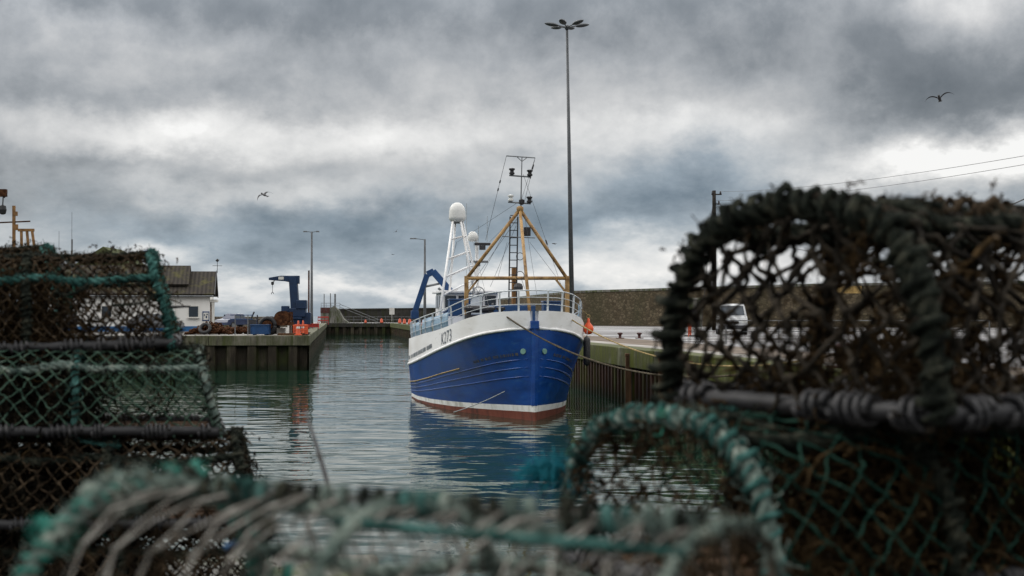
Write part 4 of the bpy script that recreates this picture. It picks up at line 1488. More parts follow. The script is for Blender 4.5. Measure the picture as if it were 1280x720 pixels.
# wheeled winch
p = at(340, 414, 91)
wn = thing('wheeled_winch', 'rusty winch trailer with one large rubber wheel', 'winch', (p[0], p[1], QZ))
def tyre(root, c, R, w):
    a = np.linspace(0, 2 * PI, 28)
    b = MB(); b.tube(np.stack([c[0] + R * .78 * np.cos(a), c[1] + 0 * a, c[2] + R * .78 * np.sin(a)], 1), R * .24, 10)
    o = b.build('wheel', M['rubber'], root, smooth=True)
    b = MB(); b.cyl((c[0], c[1] - w * .5, c[2]), (c[0], c[1] + w * .5, c[2]), R * .56, sides=20); b.build('rim', M['rust'], o)
    b = MB(); b.cyl((c[0], c[1] - w * .75, c[2]), (c[0], c[1] + w * .6, c[2]), R * .2, sides=12); b.build('hub', M['coping_brown'], o)
tyre(wn, (-.2, -.5, .62), .62, .3)
tyre(wn, (-.2, .9, .62), .62, .3)
b = MB(); b.box((.7, .2, .75), (1.3, 1.1, .25)); b.bar((.2, .2, .8), (1.25, .2, 1.5), .12); b.bar((1.25, -.2, .1), (1.25, -.2, 1.55), .1); b.bar((1.25, .6, .1), (1.25, .6, 1.55), .1); b.build('frame', M['rust'], wn)
b = MB(); b.cyl((.7, -.35, 1.1), (.7, .7, 1.1), .36, sides=18)
for y in (-.38, .7):
    b.cyl((.7, y - .03, 1.1), (.7, y + .03, 1.1), .5, sides=20)
b.build('drum', M['rust'], wn)
b = MB(); b.box((-1.35, .1, .55), (.5, .6, 1.0)); b.bar((-1.5, .1, .9), (-1.2, .1, 1.55), .1); b.bar((-.95, .1, .6), (-1.0, .1, 1.35), .08); b.build('engine', M['dark_metal'], wn, bevel=.03)
p = at(352, 416, 92)
pb = MB().box((0, 0, .2), (.55, .5, .4)); pb.box((0, 0, .43), (.6, .55, .06)); pb.cyl((-.12, 0, .46), (.12, 0, .46), .03, sides=6)
o = pb.build('plastic_drum_box', M['trim_white'], bevel=.03); o.location = (p[0], p[1], QZ); tag(o, 'small white plastic box left of the jib crane foot', 'box')
p = at(349, 418, 88.5)
pl = thing('timber_pallet', 'flat dark timber pallet in front of the jib crane', 'pallet', (p[0] + .8, p[1], QZ))
b = MB()
for k in range(7):
    b.box((-.72 + k * .24, 0, .13), (.16, 1.0, .03))
b.build('deck_board', M['timber'], pl)
b = MB()
for y in (-.45, 0, .45):
    b.box((0, y, .06), (1.6, .1, .11))
b.build('bearer', M['timber'], pl)


# orange barriers and cones
def barrier(loc, rz, label, m, w=1.0, h=1.0, group=None, tilt=0.0, name='plastic_barrier'):
    root = thing(name, label, 'barrier', loc, rz, group)
    root.rotation_euler = (tilt, 0, rz)
    b = MB()
    b.box((0, 0, h * .91), (w, .06, h * .16)); b.box((0, 0, h * .5), (w, .05, h * .12))
    for s in (-1, 1):
        b.box((s * (w / 2 - .05), 0, h * .5), (.08, .07, h))
    for k in range(4):
        b.box((-w * .3 + k * w * .2, 0, h * .5), (.05, .04, h * .7))
    b.build('panel', m, root, bevel=.01)
    b = MB()
    for s in (-1, 1):
        b.box((s * (w / 2 - .1), 0, .04), (.14, .55, .06))
    b.build('foot', M['black'], root)
    return root


def cone(loc, label, h=.9, group=None):
    root = thing('traffic_cone', label, 'traffic cone', loc, 0, group)
    b = MB(); b.lathe([(.18, .04), (.16, .1), (.09, h * .65), (.05, h * .97), (.03, h)], (0, 0, 0), 14); b.build('body', M['barrier_orange'], root, smooth=True)
    b = MB().box((0, 0, .025), (.46, .46, .05)); b.build('base', M['barrier_orange'], root, bevel=.02)
    b = MB(); b.lathe([(.125, h * .46), (.108, h * .6)], (0, 0, 0), 14); b.build('reflective_band', M['trim_white'], root)
    return root


OB = 'orange barriers at the left pier corner'
for px, Y, rz, lab, h in ((379, 88.8, .25, 'orange plastic barrier nearest the pier corner, front left', .68), (383, 89.5, -.5, 'orange plastic barrier standing skewed behind the front one', .7),
                          (390, 94, 1.1, 'taller orange barrier turned edge on near the pier edge', .9), (393, 98, 1.3, 'farther orange barrier turned edge on behind the taller one', .85)):
    p = at(px, 417, Y)
    barrier((min(p[0], ledge_x(Y) - .6), p[1], QZ + .012), rz, lab, M['barrier_orange'], 1.0, h, OB)
for px, Y, lab in ((373, 87.8, 'orange traffic cone left of the orange barriers'), (385, 91, 'orange traffic cone between the orange barriers')):
    p = at(px, 417, Y)
    cone((min(p[0], ledge_x(Y) - .5), p[1], QZ + .012), lab, .95, 'traffic cones on the left pier')
p = at(389, 408, 128)
root = barrier((p[0], p[1], QZ), .05, 'long red site barrier beneath the tall slim lamp', M['barrier_red'], 1.5, .55)
b = MB().box((0, .05, .34), (1.4, .03, .3)); b.build('sheet', M['barrier_red'], root)
# orange markers along the far right quay
for k, (px, Y, lab) in enumerate(((457, 243, 'first orange marker barrel on the far quay, smallest of all'), (477, 243, 'orange marker barrel on the far quay above the rusty piles'), (494, 226, 'orange marker barrel left of the paired ones on the far quay'),
                                  (502, 213, 'orange marker barrel in the middle of the far quay row'), (511, 200, 'orange marker barrel just left of the blue crane post'), (523, 172, 'nearest orange marker barrel, right by the trawler stern'))):
    p = at(px, 402, Y)
    x = max(p[0], edge_x(Y) + .9) if Y < 240 else p[0]
    root = thing('marker_barrel', lab, 'barrel', (x, Y, QZ), 0, 'orange marker barrels on the far quay')
    s = .4 if k == 0 else .55
    b = MB(); b.lathe([(.5 * s, .04), (.5 * s, .45 * s), (.44 * s, .5 * s), (.44 * s, .9 * s), (.38 * s, .95 * s), (.36 * s, 1.3 * s), (.12, 1.36 * s), (.1, 1.5 * s)], (0, 0, 0), 14); b.build('body', M['barrier_orange'], root, smooth=True)
    b = MB(); b.lathe([(.6 * s, 0), (.6 * s, .06)], (0, 0, 0), 14); b.build('base', M['black'], root)
p = at(842, 409, 150)
barrier((p[0], p[1], QZ), .9, 'small orange barrier beside the grey concrete shelter', M['barrier_orange'], .9, 1.5)
p = at(862, 420, 84)
barrier((p[0], p[1], QZ), 1.2, 'orange red barrier seen through the edge of the right creel', M['barrier_orange'], .6, .8)

# harbour light platform at the far corner
p = at(412, 403, 248)
hl = thing('light_platform', 'grey and red light platform with thin poles at the far end of the channel', 'platform', (p[0], p[1], QZ))
b = MB(); b.box((-.7, 0, .9), (1.6, 2, 1.8)); b.build('cabin', M['block'], hl, bevel=.05)
b = MB(); b.box((-.7, 0, 2.3), (1.65, 2.05, 1.0)); b.build('cabin_top', M['bollard_red'], hl)
b = MB(); b.prism([(0, 0, 0), (.15, 0, 2.6), (.9, 0, 3.1), (1.8, 0, 2.2), (2.6, 0, .8), (3.6, 0, 0)], (0, -1, 0), (0, 1, 0)); b.build('stone_heap', M['block'], hl)
for x, hh in ((-1.0, 5.0), (.15, 5.1), (1.0, 5.0)):
    MB().cyl((x, 0, 1), (x, 0, hh + .3), .16 if x > .5 else .08, sides=8).build('pole', M['galv'], hl)
b = MB()
for z in (3.1, 3.6):
    b.cyl((-1.4, -1, z), (2.0, -1, z), .04, sides=5)
for x in (-1.4, -.5, .4, 1.2, 2.0):
    b.cyl((x, -1, 2.2), (x, -1, 3.6), .035, sides=5)
b.cyl((2, -1, 3.4), (9, -1, .6), .05, sides=5); b.cyl((2, -1, 2.9), (9, -1, .1), .05, sides=5)
b.build('handrail', M['galv'], hl)
p = at(404, 405, 200)
barrier((p[0], p[1], QZ), 0, 'small red barrier at the foot of the light platform', M['barrier_red'], 1.6, 1.2)
# railing and yellow sign on the right quay
p = at(1072, 430, 62)
rl = thing('steel_railing', 'thin pale steel railing on the quay seen through the right creel', 'railing', (p[0], p[1], QZ))
b = MB()
for z in (.55, 1.05):
    b.cyl((-6, 0, z), (6, 0, z), .025, sides=6)
b.build('rail', M['galv'], rl)
for k in range(6):
    MB().cyl((-6 + k * 2.4, 0, 0), (-6 + k * 2.4, 0, 1.07), .03, sides=6).build('post', M['galv'], rl)
p = at(1058, 362, 146)
b = MB().box((0, 0, 0), (3.2, .08, .8)); b.box((0, .1, .1), (.2, .14, .2))
o = b.build('wall_sign', M['stripe_gold'], loc=(0, 0, 0)); o.location = (p[0], p[1] - .1, p[2]); tag(o, 'plain yellow sign on the stone wall behind the right creel', 'sign')

# ------------------------------------------------------------------ second boat hidden by the left creels
fbo = thing('fishing_boat', 'second fishing boat whose ochre mast and gallows show above the left creels', 'fishing boat', (-26.0, 70, 0), math.radians(96))
b = MB()
d = np.linspace(0, 10, 20)
bb_ = np.interp(d, [0, .4, 1.5, 3.5, 10], [.06, .7, 1.5, 2.0, 1.9])
zz_ = np.interp(d, [0, 2, 5, 10], [2.6, 2.2, 1.8, 1.7])
for s in (-1, 1):
    G = np.stack([np.stack([s * bb_ * k0_, d, z0_ + zz_ * k1_], 1) for k0_, z0_, k1_ in ((.5, -.7, 0), (.75, 0, 0), (.92, 0, .5), (1, 0, 1))], 0)
    b.grid(G if s > 0 else G[:, ::-1])
b.add([(-1.9, 10, 1.7), (1.9, 10, 1.7), (1.4, 10, 0), (-1.4, 10, 0)], [(0, 1, 2, 3)])
b.build('hull', M['mid_blue'], fbo, smooth=True)
b = MB(); b.grid(np.stack([np.stack([-bb_ * .97, d, zz_ - .3], 1), np.stack([bb_ * .97, d, zz_ - .3], 1)], 0)); b.build('deck', M['timber'], fbo)
b = MB(); b.box((0, 5.2, 2.6), (1.8, 2.0, 2.0), top=(.9, .9)); b.build('wheelhouse', M['trim_white'], fbo, bevel=.04)


def f2(px, py, Y=70):
    p = at(px, py, Y) - np.array([-26.0, 70, 0])
    c_, s_ = math.cos(math.radians(96)), math.sin(math.radians(96))
    return np.array([p[0] * c_ + p[1] * s_, -p[0] * s_ + p[1] * c_, p[2]])


m0 = f2(18, 330); m0[2] = 1.6
b = MB(); b.bar(m0, f2(16.5, 257), .14); b.box(f2(19, 267), (.16, .16, .22)); b.box(f2(20, 284), (.14, .14, .3)); b.build('mast', M['ochre_dull'], fbo)
b = MB(); b.bar(f2(-20, 279), f2(37, 276.5), .07); b.build('yard', M['rust'], fbo)
b = MB(); b.bar(f2(22, 287.5), f2(42, 287.5), .14)
for (x0, x1) in ((26, 26.5), (33, 37.5), (39.5, 46.5)):
    q = f2(x1 + 1, 316); q[2] -= 1.2
    b.bar(f2(x0, 288), q, .12)
b.build('gallows', M['ochre_dull'], fbo)
q = f2(-6, 330); q[2] = 1.6
b = MB(); b.bar(q, f2(-4, 240), .16); b.bar(f2(-4, 240), f2(5, 238), .16); b.box(f2(3, 241), (.3, .35, .38)); b.build('derrick', M['rust'], fbo)
b = MB()
b.lathe([(.06, -.25), (.16, -.2), (.2, 0), (.16, .2), (.06, .25)], f2(2.5, 262), 12); b.bar(f2(4, 247), f2(8, 243), .05); b.bar(f2(3, 246), f2(2.5, 256), .05)
b.build('hauling_block', M['black'], fbo)
for px, p0 in ((73.5, 289), (89.5, 265)):
    q0, q1 = f2(px, 325), f2(px - .3, p0)
    bb = MB(); bb.cyl(q0 - [0, 0, 2.4], q1, .022, .010, sides=5)
    if px > 80:
        bb.cyl(q0, f2(px, 299), .045, sides=6)
    bb.build('whip_aerial', M['galv'], fbo)


# ------------------------------------------------------------------ gulls
def gull(px, py, Y, span, label, bend, roll, yaw, m='gull_grey', small=False):
    p = at(px, py, Y)
    b = MB()
    s = span / 1.3
    xs = np.linspace(-.26, .28, 11)
    rr = .075 * np.sqrt(np.clip(1 - ((xs - .0) / .29) ** 2, .01, 1))
    rr[:3] *= .7
    b.tube(np.stack([0 * xs, xs * s, 0 * xs], 1), rr * s, 10)
    b.tube(np.array([(0, .24, .02), (0, .31, .03), (0, .35, .03), (0, .4, .015)]) * s, np.array([.05, .055, .04, .008]) * s, 8)
    b.prism(np.array([(-.04, -.22, 0), (.04, -.22, 0), (.09, -.42, 0), (-.09, -.42, 0)]) * s, (0, 0, -.008 * s), (0, 0, .008 * s))
    for sd_ in (-1, 1):
        st = np.linspace(0, 1, 9)
        x = sd_ * (.02 + .63 * st) * s
        z = s * (bend[0] * np.sin(st * PI * .5) - bend[1] * st ** 2) * (1 if sd_ > 0 else bend[2])
        yc = s * (.06 + .10 * np.sin(st * PI) - .12 * st ** 2)
        ch = s * .20 * np.clip(1 - st ** 2.2, .06, 1)
        th = s * .018 * (1 - .8 * st)
        U_ = np.stack([x, yc + ch * .35, z], 1), np.stack([x, yc, z + th], 1), np.stack([x, yc - ch * .65, z], 1), np.stack([x, yc, z - th], 1)
        b.grid(np.stack(list(U_) + [U_[0]], 0))
    o = b.build('seagull', M[m], smooth=True)
    o.location = p
    o.rotation_euler = (math.radians(roll[0]), math.radians(roll[1]), math.radians(yaw))
    return tag(o, label, 'seagull', 'gulls flying over the harbour')


gull(330, 243.5, 100, 1.45, 'dark gull gliding in front of the bright cloud on the left', (.22, .38, .9), (20, -24, ), 40)
gull(1176, 122.5, 70, 1.5, 'largest dark gull with raised wings at the upper right', (.30, .26, 1.0), (10, 12), 160)
gull(693, 304.5, 170, 1.1, 'tiny gull near the tall lighting mast', (.1, .2, 1), (0, 5), 70)
gull(495, 289.5, 190, 1.0, 'tiny gull left of the radome, higher of two', (.25, .1, 1), (0, -35), 30)
gull(491, 318, 210, .9, 'tiny gull left of the radome, lower of two', (.1, .15, 1), (0, 0), 60)

# ------------------------------------------------------------------ lobster creels
def prof_pts(kind, W, Hc):
    if kind == 'arch':
        t = np.linspace(0, PI, 33)
        y = -np.sign(np.cos(t)) * np.abs(np.cos(t)) ** .72 * W / 2
        z = np.abs(np.sin(t)) ** .72 * Hc
    else:
        P = np.array([(-.5, 0), (-.455, .68), (-.30, .97), (-.1, 1.0), (.1, 1.0), (.30, .97), (.455, .68), (.5, 0)]) * [W, Hc]
        P = smooth(np.c_[P, np.zeros(len(P))], .02, 3)
        y, z = P[:, 0], P[:, 1]
    d = np.r_[0, np.cumsum(np.hypot(np.diff(y), np.diff(z)))]
    u = d / d[-1]
    return (lambda t_: np.stack([np.interp(t_, u, y), np.interp(t_, u, z)], -1)), d[-1]


def net_links(b, fn, nu, nv, r, jit, rough=.25, drop=.0, double=False, knots=True):
    """knotted diamond mesh over the surface fn(U, V), U and V in 0..1"""
    I, J = np.meshgrid(np.arange(nu + 1), np.arange(nv + 1), indexing='ij')
    ok = (I + J) % 2 == 0
    N = fn(I / nu, J / nv) + rng.normal(0, jit, (nu + 1, nv + 1, 3))
    A, B, P = [], [], []
    off = N - fn(I / nu, J / nv)
    t = np.linspace(0, 1, 4)[None, :]
    for di, dj in ((1, 1), (1, -1)):
        i, j = np.nonzero(ok)
        i2, j2 = i + di, j + dj
        k = (i2 >= 0) & (i2 <= nu) & (j2 >= 0) & (j2 <= nv) & (rng.random(len(i)) > drop)
        i, j, i2, j2 = i[k], j[k], i2[k], j2[k]
        A.append(N[i, j]); B.append(N[i2, j2])
        q = fn((i[:, None] * (1 - t) + i2[:, None] * t) / nu, (j[:, None] * (1 - t) + j2[:, None] * t) / nv)
        P.append(q + off[i, j][:, None] * (1 - t[..., None]) + off[i2, j2][:, None] * t[..., None])
    A, B, P = np.concatenate(A), np.concatenate(B), np.concatenate(P)
    ln = np.linalg.norm(B - A, axis=1, keepdims=True)
    P[:, 1:3] += rng.normal(0, 1, (len(A), 2, 3)) * np.minimum(ln * .05, .004)[:, None] - np.array([0, 0, 1]) * np.minimum(ln * .04, .004)[:, None]
    R = r * np.exp(rng.normal(0, rough, (len(A), 4)))
    b.fibers(P, R, 4)
    if knots:
        K = N[ok]
        d_ = rng.normal(0, 1, K.shape); d_ /= np.linalg.norm(d_, axis=1, keepdims=True)
        s_ = r * rng.uniform(1.6, 2.6, (len(K), 1))
        b.fibers(np.stack([K - d_ * s_, K, K + d_ * s_], 1), np.stack([r * 1.0 + 0 * s_[:, 0], r * 2.3 + 0 * s_[:, 0], r * 1.0 + 0 * s_[:, 0]], 1), 5)
    return A, B


def weed_tufts(b, P, n, ln, r, sag=.6, curl=.5, K=6):
    """curly growth hanging from random anchor points"""
    i = rng.integers(0, len(P), n)
    A = P[i] + rng.normal(0, .006, (n, 3))
    D = rng.normal(0, 1, (n, 3)) - [0, 0, .7]; D /= np.linalg.norm(D, axis=1, keepdims=True)
    Ln = ln * rng.uniform(.3, 1.3, (n, 1))
    pts = [A]
    st = Ln / (K - 1)
    for k in range(K - 1):
        D = D + rng.normal(0, curl, (n, 3)) - np.array([0, 0, sag * .35])
        D /= np.linalg.norm(D, axis=1, keepdims=True)
        pts.append(pts[-1] + D * st)
    for q_ in pts[1:]:
        q_[:, 2] = np.minimum(q_[:, 2], A[:, 2] + .004)
    R = r * rng.uniform(.5, 1.4, (n, 1)) * np.linspace(1.15, .35, K)[None]
    b.fibers(np.stack(pts, 1), R, 3)


def creel(label, loc, rot, L, W, Hc, kind, pal, lean=.10, net_r=.0022, cell=(.05, .06), rope_R=.012, edge_t=(.26, .5, .74), weed=(1500, .05, .0014),
          clump=(60, .03), fuzz=2.0, lash=5, hoops=3, wraps=True, end_cell=.05, net_jit=.004, drop=.02, group='stacked lobster creels on the quay', tangle=0, hoop_k=1.0, path_jit=.004, lash_r=.0055, lash_gap=.045, inner=(0, -.5, .5, .9), bind_k=.36, lump=.16):
    root = thing('lobster_creel', label, 'lobster creel', loc, 0, group)
    root.rotation_euler = rot
    pf, arc = prof_pts(kind, W, Hc)

    def S(x, t_, out=0.0):
        p = pf(t_)
        k = 1 - lean * p[..., 1] / Hc
        q = np.stack([x * k, p[..., 0], p[..., 1]], -1)
        return q

    # base frame of steel bars under rubber hose
    cr = [(-L / 2, -W / 2, 0), (L / 2, -W / 2, 0), (L / 2, W / 2, 0), (-L / 2, W / 2, 0)]
    b = MB()
    rr = .017
    bars = [(cr[i], cr[(i + 1) % 4]) for i in range(4)] + [((0, -W / 2, 0), (0, W / 2, 0))]
    for a, c in bars:
        a, c = np.array(a, float), np.array(c, float)
        P = resample([a, c], .03)
        P[1:-1] += rng.normal(0, .0015, (len(P) - 2, 3))
        b.tube(P + [0, 0, rr], rr * (1 + rng.normal(0, .05, len(P))), 10)
    b.build('base_frame', M['rubber'], root, smooth=True)
    b = MB()
    for k in range(5):
        y = -W / 2 + W * (k + .5) / 5
        b.box((0, y, .008), (L * .97, W / 9, .012))
    b.build('base_slat', M['timber'], root)
    # rubber strip bound round the frame in groups of turns
    if lash:
        for a, c in bars[:4]:
            a, c = np.array(a, float), np.array(c, float)
            ln_ = np.linalg.norm(c - a)
            s = rng.uniform(.02, .06)
            while s < ln_ - .06:
                turns = rng.integers(2, lash + 1)
                w_ = lash_r * 2.7 * turns * rng.uniform(.8, 1.3)
                e = min(ln_ - .01, s + w_)
                p0, p1 = a + (c - a) * s / ln_, a + (c - a) * e / ln_
                MB().wrap([p0 + [0, 0, rr], p1 + [0, 0, rr]], rr + lash_r * .9, lash_r, (e - s) / turns, 6, .3).build('rubber_lashing', M[pal['lash']], root, smooth=True)
                s = e + rng.exponential(lash_gap) + .012
    # hoops served with rope
    tt = np.linspace(0, 1, 40)
    anchor = []
    for h in range(hoops):
        x = -L / 2 + L * h / (hoops - 1)
        P = S(np.full(40, x), tt)
        P = P + np.interp(np.arange(40), np.linspace(0, 39, 9), rng.normal(0, path_jit, 9))[:, None] * np.array([1, .6, .6])
        b = MB()
        hk = hoop_k[h] if isinstance(hoop_k, tuple) else hoop_k
        b.rope(P, rope_R * hk, fuzz=fuzz, lump=lump)
        b.build('hoop', M[pal['hoop'][h % len(pal['hoop'])]], root, smooth=True)
        anchor.append(P)
        if wraps:
            Pr = resample(P, .004)
            T_, U_, W_ = frames(Pr)
            sl = np.arange(len(Pr)) * .004
            dk_ = rope_R * hk * 3.1
            cell_i = (sl / dk_).astype(int)
            amp = np.clip(rng.normal(.75, .35, cell_i.max() + 2), .15, 1.4)[cell_i]
            pulse = np.exp(-(((sl % dk_) / dk_ - .5) / .22) ** 2) * amp
            ph = np.cumsum(.004 / (rope_R * hk * np.where(pulse > .35, 1.15, 2.8))) * 2 * PI
            rad = rope_R * hk * (1.08 + .5 * pulse + .07 * rng.normal(0, 1, len(Pr)))
            b = MB()
            b.tube(Pr + rad[:, None] * (np.cos(ph)[:, None] * U_ + np.sin(ph)[:, None] * W_), rope_R * min(1.0, hk) * bind_k * (.8 + .45 * pulse), 5)
            b.build('hoop_binding', M[pal['bind'][h % len(pal['bind'])]], root, smooth=True)
    # ropes along the ridges
    for k, t_ in enumerate(edge_t):
        xs = np.linspace(-L / 2, L / 2, 40)
        P = S(xs, np.full(40, t_))
        P[:, 2] -= .012 * np.sin(np.linspace(0, 2 * PI, 40)) ** 2
        P += np.interp(np.arange(40), np.linspace(0, 39, 8), rng.normal(0, .004, 8))[:, None]
        b = MB()
        b.rope(P, rope_R * .95, fuzz=fuzz, lump=.12)
        b.build('edge_rope', M[pal['edge'][k % len(pal['edge'])]], root, smooth=True)
        anchor.append(P)
    # netting
    b = MB()
    nu = max(4, int(2 * L / cell[0])); nv = max(4, int(2 * arc / cell[1]))
    A, B = net_links(b, lambda U, V: S((U - .5) * L, V), nu, nv, net_r, net_jit, drop=drop)
    b.build('netting', M[pal['net']], root, smooth=True)
    pts = [A, B]
    # end panels
    th = np.linspace(0, .5, 60)
    pr = pf(th)

    def E(s):
        def f_(U, V):
            z = V * Hc * .985
            hw = np.interp(z, pr[:, 1], -pr[:, 0])
            x = s * L / 2 * (1 - lean * z / Hc)
            return np.stack([x + 0 * U, (U * 2 - 1) * hw, z], -1)
        return f_
    for s in (-1, 1):
        b = MB()
        A, B = net_links(b, E(s), max(4, int(2 * W / end_cell)), max(4, int(2 * Hc / end_cell)), net_r * .95, net_jit * 1.2, drop=drop)
        b.build('end_netting', M[pal['end']], root, smooth=True)
        pts += [A, B]
    # entrance funnels leading in from the long sides
    for s, x0 in ((-1, -L * .22), (1, L * .2)):
        b = MB()
        def fun(U, V):
            an = V * 2 * PI
            rad = .13 - .08 * U
            return np.stack([x0 + rad * 1.15 * np.cos(an), s * (W * .44 - U * W * .36), Hc * .45 + rad * np.sin(an)], -1)
        A, B = net_links(b, fun, 6, 14, net_r * .9, net_jit, knots=False)
        pts += [A]
        b.build('entrance_funnel', M[pal['funnel']], root, smooth=True)
    # growth on the mesh
    pts = np.concatenate(pts)
    ropes = np.concatenate(anchor)
    b = MB()
    n, ln, r = weed
    weed_tufts(b, pts, n, ln, r, K=5)
    weed_tufts(b, ropes, n // 12, ln * .6, r, K=5)
    # denser clots of growth
    for _ in range(clump[0]):
        c = pts[rng.integers(0, len(pts))]
        m = 26
        Q = c + rng.normal(0, clump[1], (m, 3)) * [1, .5, .8]
        weed_tufts(b, Q, m, ln * .9, r * 1.8, sag=.8, curl=.7, K=4)
    n_in, xa, xb, zt_ = inner
    for _ in range(n_in):
        x, u = rng.uniform(xa, xb) * L, rng.uniform(.03, .97)
        q = pf(np.array([u]))[0] * [rng.uniform(.3, .93), rng.uniform(.1, zt_)]
        Q = np.array([x, q[0], q[1]]) + rng.normal(0, .03, (34, 3))
        weed_tufts(b, Q, 34, ln * 1.3, r * 2.2, sag=.8, curl=.7, K=4)
    tag(b.build('seaweed_growth', M[pal['weed']], root, smooth=True), kind='stuff')
    if tangle:
        for _ in range(tangle):
            b = MB()
            t0_ = rng.uniform(.1, .9)
            x0 = rng.uniform(-L * .5, L * .5)
            m = 7
            xs = x0 + np.cumsum(rng.normal(0, L * .06, m))
            ts = np.clip(t0_ + np.cumsum(rng.normal(0, .05, m)), .02, .98)
            P = S(np.clip(xs, -L / 2, L / 2), ts)
            P[:, 1] *= 1.03; P[:, 2] *= 1.02
            b.rope(smooth(P, .01, 10), rope_R * rng.uniform(.3, .6), fuzz=fuzz, lump=.2)
            b.build('loose_rope', M[pal['tangle'] if rng.random() < .35 else 'rope_sea'], root, smooth=True)
    return root


def corner_loc(px, py, Y, rz, L, W):
    """base centre of a creel whose right front corner stands at this bearing"""
    p = at(px, py, Y)
    c_, s_ = math.cos(rz), math.sin(rz)
    return (p[0] - (c_ * L / 2 + s_ * W / 2), p[1] - (s_ * L / 2 - c_ * W / 2), p[2])


# left stack
rz = math.radians(12)
PA = dict(lash='rubber_grey', hoop=['rope_sea', 'rope_sea', 'rope_turq'], bind=['rope_sea', 'rope_sea', 'rope_turq'], edge=['rope_turq', 'rope_sea', 'rope_sea'],
          net='net_brown', end='net_green', funnel='net_brown', weed='weed_brown', tangle='rope_sea')
cA = creel('topmost creel of the left stack, with turquoise rope along its shoulder', corner_loc(216, 438, 4.9, rz, 1.0, .5), (math.radians(1), math.radians(-1.6), rz), 1.0, .5, .345, 'box', PA,
           lean=.15, net_r=.0026, cell=(.042, .05), rope_R=.014, weed=(2200, .026, .0015), clump=(110, .024), fuzz=3, lash=4, edge_t=(.262, .42, .58, .74), tangle=7, drop=.0, inner=(230, -.5, .16, .95))
rz = math.radians(14)
PB = dict(lash='rubber_grey', hoop=['rope_sea', 'rope_turq', 'rope_faded'], bind=['rope_sea', 'rope_sea', 'rope_sea'], edge=['rope_faded', 'rope_sea', 'rope_sea'],
          net='net_green', end='net_green', funnel='weed_brown', weed='weed_dark', tangle='rope_turq')
cB = creel('second creel down in the left stack, open green diamond mesh over a black base bar', corner_loc(274, 541, 4.82, rz, .98, .52), (0, math.radians(1.2), rz), .98, .52, .30, 'box', PB,
           lean=.15, net_r=.0026, cell=(.062, .062), rope_R=.013, weed=(800, .024, .0015), clump=(45, .024), fuzz=3, lash=6, edge_t=(.262, .42, .58, .74), tangle=5, drop=.0, inner=(260, -.5, .06, .75))
rz = math.radians(10)
PC = dict(lash='rubber_grey', hoop=['rope_sea'], bind=['rope_sea'], edge=['rope_sea'], net='net_brown', end='net_brown', funnel='weed_brown', weed='weed_dark', tangle='rope_turq')
cC = creel('third creel down in the left stack, brown and weedy with a torn end', corner_loc(318, 655, 4.75, rz, 1.0, .5), (0, math.radians(1), rz), 1.0, .5, .305, 'box', PC,
           lean=.14, net_r=.0036, cell=(.06, .06), rope_R=.015, weed=(1400, .028, .0018), clump=(90, .024), fuzz=3, lash=4, tangle=5, inner=(250, -.5, .12, .8))
cD = copy_tree(cC)
cD.location = (cC.location[0] + .04, cC.location[1] + .03, cC.location[2] - .325)
cD['label'] = 'lowest creel of the left stack, dark and mostly hidden at the bottom left'
zk = cD.location[2] - .02
b = MB().box((-1.45, 5.4, (zk + QZ) / 2), (1.7, 1.5, zk - QZ))
tag(b.build('quay_plinth', M['block'], bevel=.02), kind='structure')
cF = copy_tree(cA)
pF = at(66, 312, 5.95)
cF.location = (pF[0] - .46, 5.95, pF[2] - .345)
cF['label'] = 'creel behind the left stack, only its dark rope crest showing on top'
for k, q in enumerate((.345, .66, .98)):
    c = copy_tree(cC)
    c.location = (cF.location[0] + .05, 5.98, cF.location[2] - q)
    c['label'] = 'weedy creel hidden behind the left stack, number %s from its top' % ('two', 'three', 'four')[k]

# front creel, very near the lens
rz = math.radians(-28)
PE = dict(lash='rubber_grey', hoop=['rope_faded', 'rope_faded', 'rope_faded'], bind=['rope_bright', 'rope_faded', 'rope_sea'], edge=['rope_faded', 'rope_faded', 'rope_faded'],
          net='net_grey', end='net_brown', funnel='net_brown', weed='weed_brown', tangle='rope_faded')
cE = creel('nearest creel across the bottom of the picture, pale turquoise rope and grey mesh', (-.105, 1.308, 2.955), (0, 0, rz), .66, .44, .325, 'arch', PE,
           lean=.04, net_r=.0016, cell=(.046, .3), rope_R=.0085, edge_t=(.5, .74), weed=(250, .015, .0012), clump=(12, .02), fuzz=5, lash=4, end_cell=.07, tangle=0, hoop_k=(1.05, .75, .55), net_jit=.0015, drop=.0)
pf_, _a = prof_pts('arch', .44, .325)
for k in range(9):
    t0_ = .34 + .055 * k + rng.uniform(-.02, .02)
    q = pf_(np.array([t0_]))[0]
    a = np.linspace(0, 2 * PI * rng.uniform(.9, 1.6), 26)
    r0 = rng.uniform(.011, .02)
    P = np.stack([-.33 + r0 * np.cos(a) + rng.normal(0, .006), q[0] + a * .006 + rng.normal(0, .004), q[1] + r0 * np.sin(a) * .9 - .004], 1)
    bb = MB(); bb.rope(P, rng.uniform(.0055, .0085), fuzz=7, lump=.2)
    bb.build('rope_loop', M[['rope_bright', 'rope_faded', 'rope_faded', 'rope_sea'][k % 4]], cE, smooth=True)
for k in range(15):
    a = np.linspace(0, 2 * PI * rng.uniform(1.2, 2.6), 30)
    r0 = rng.uniform(.009, .014)
    P = np.stack([-.30 + .042 * k + a * .003 + rng.normal(0, .006), r0 * np.cos(a), .325 + r0 * np.sin(a) * .9], 1)
    bb = MB(); bb.rope(P, rng.uniform(.003, .005), fuzz=9, lump=.3)
    bb.build('rope_loop', M[['rope_faded', 'rope_sea', 'rope_turq', 'rope_faded', 'rope_sea'][k % 5]], cE, smooth=True)
P = np.stack([np.linspace(-.02, .32, 24), np.interp(np.linspace(0, 1, 24), [0, 1], [-.085, -.09]) , np.full(24, .318)], 1)
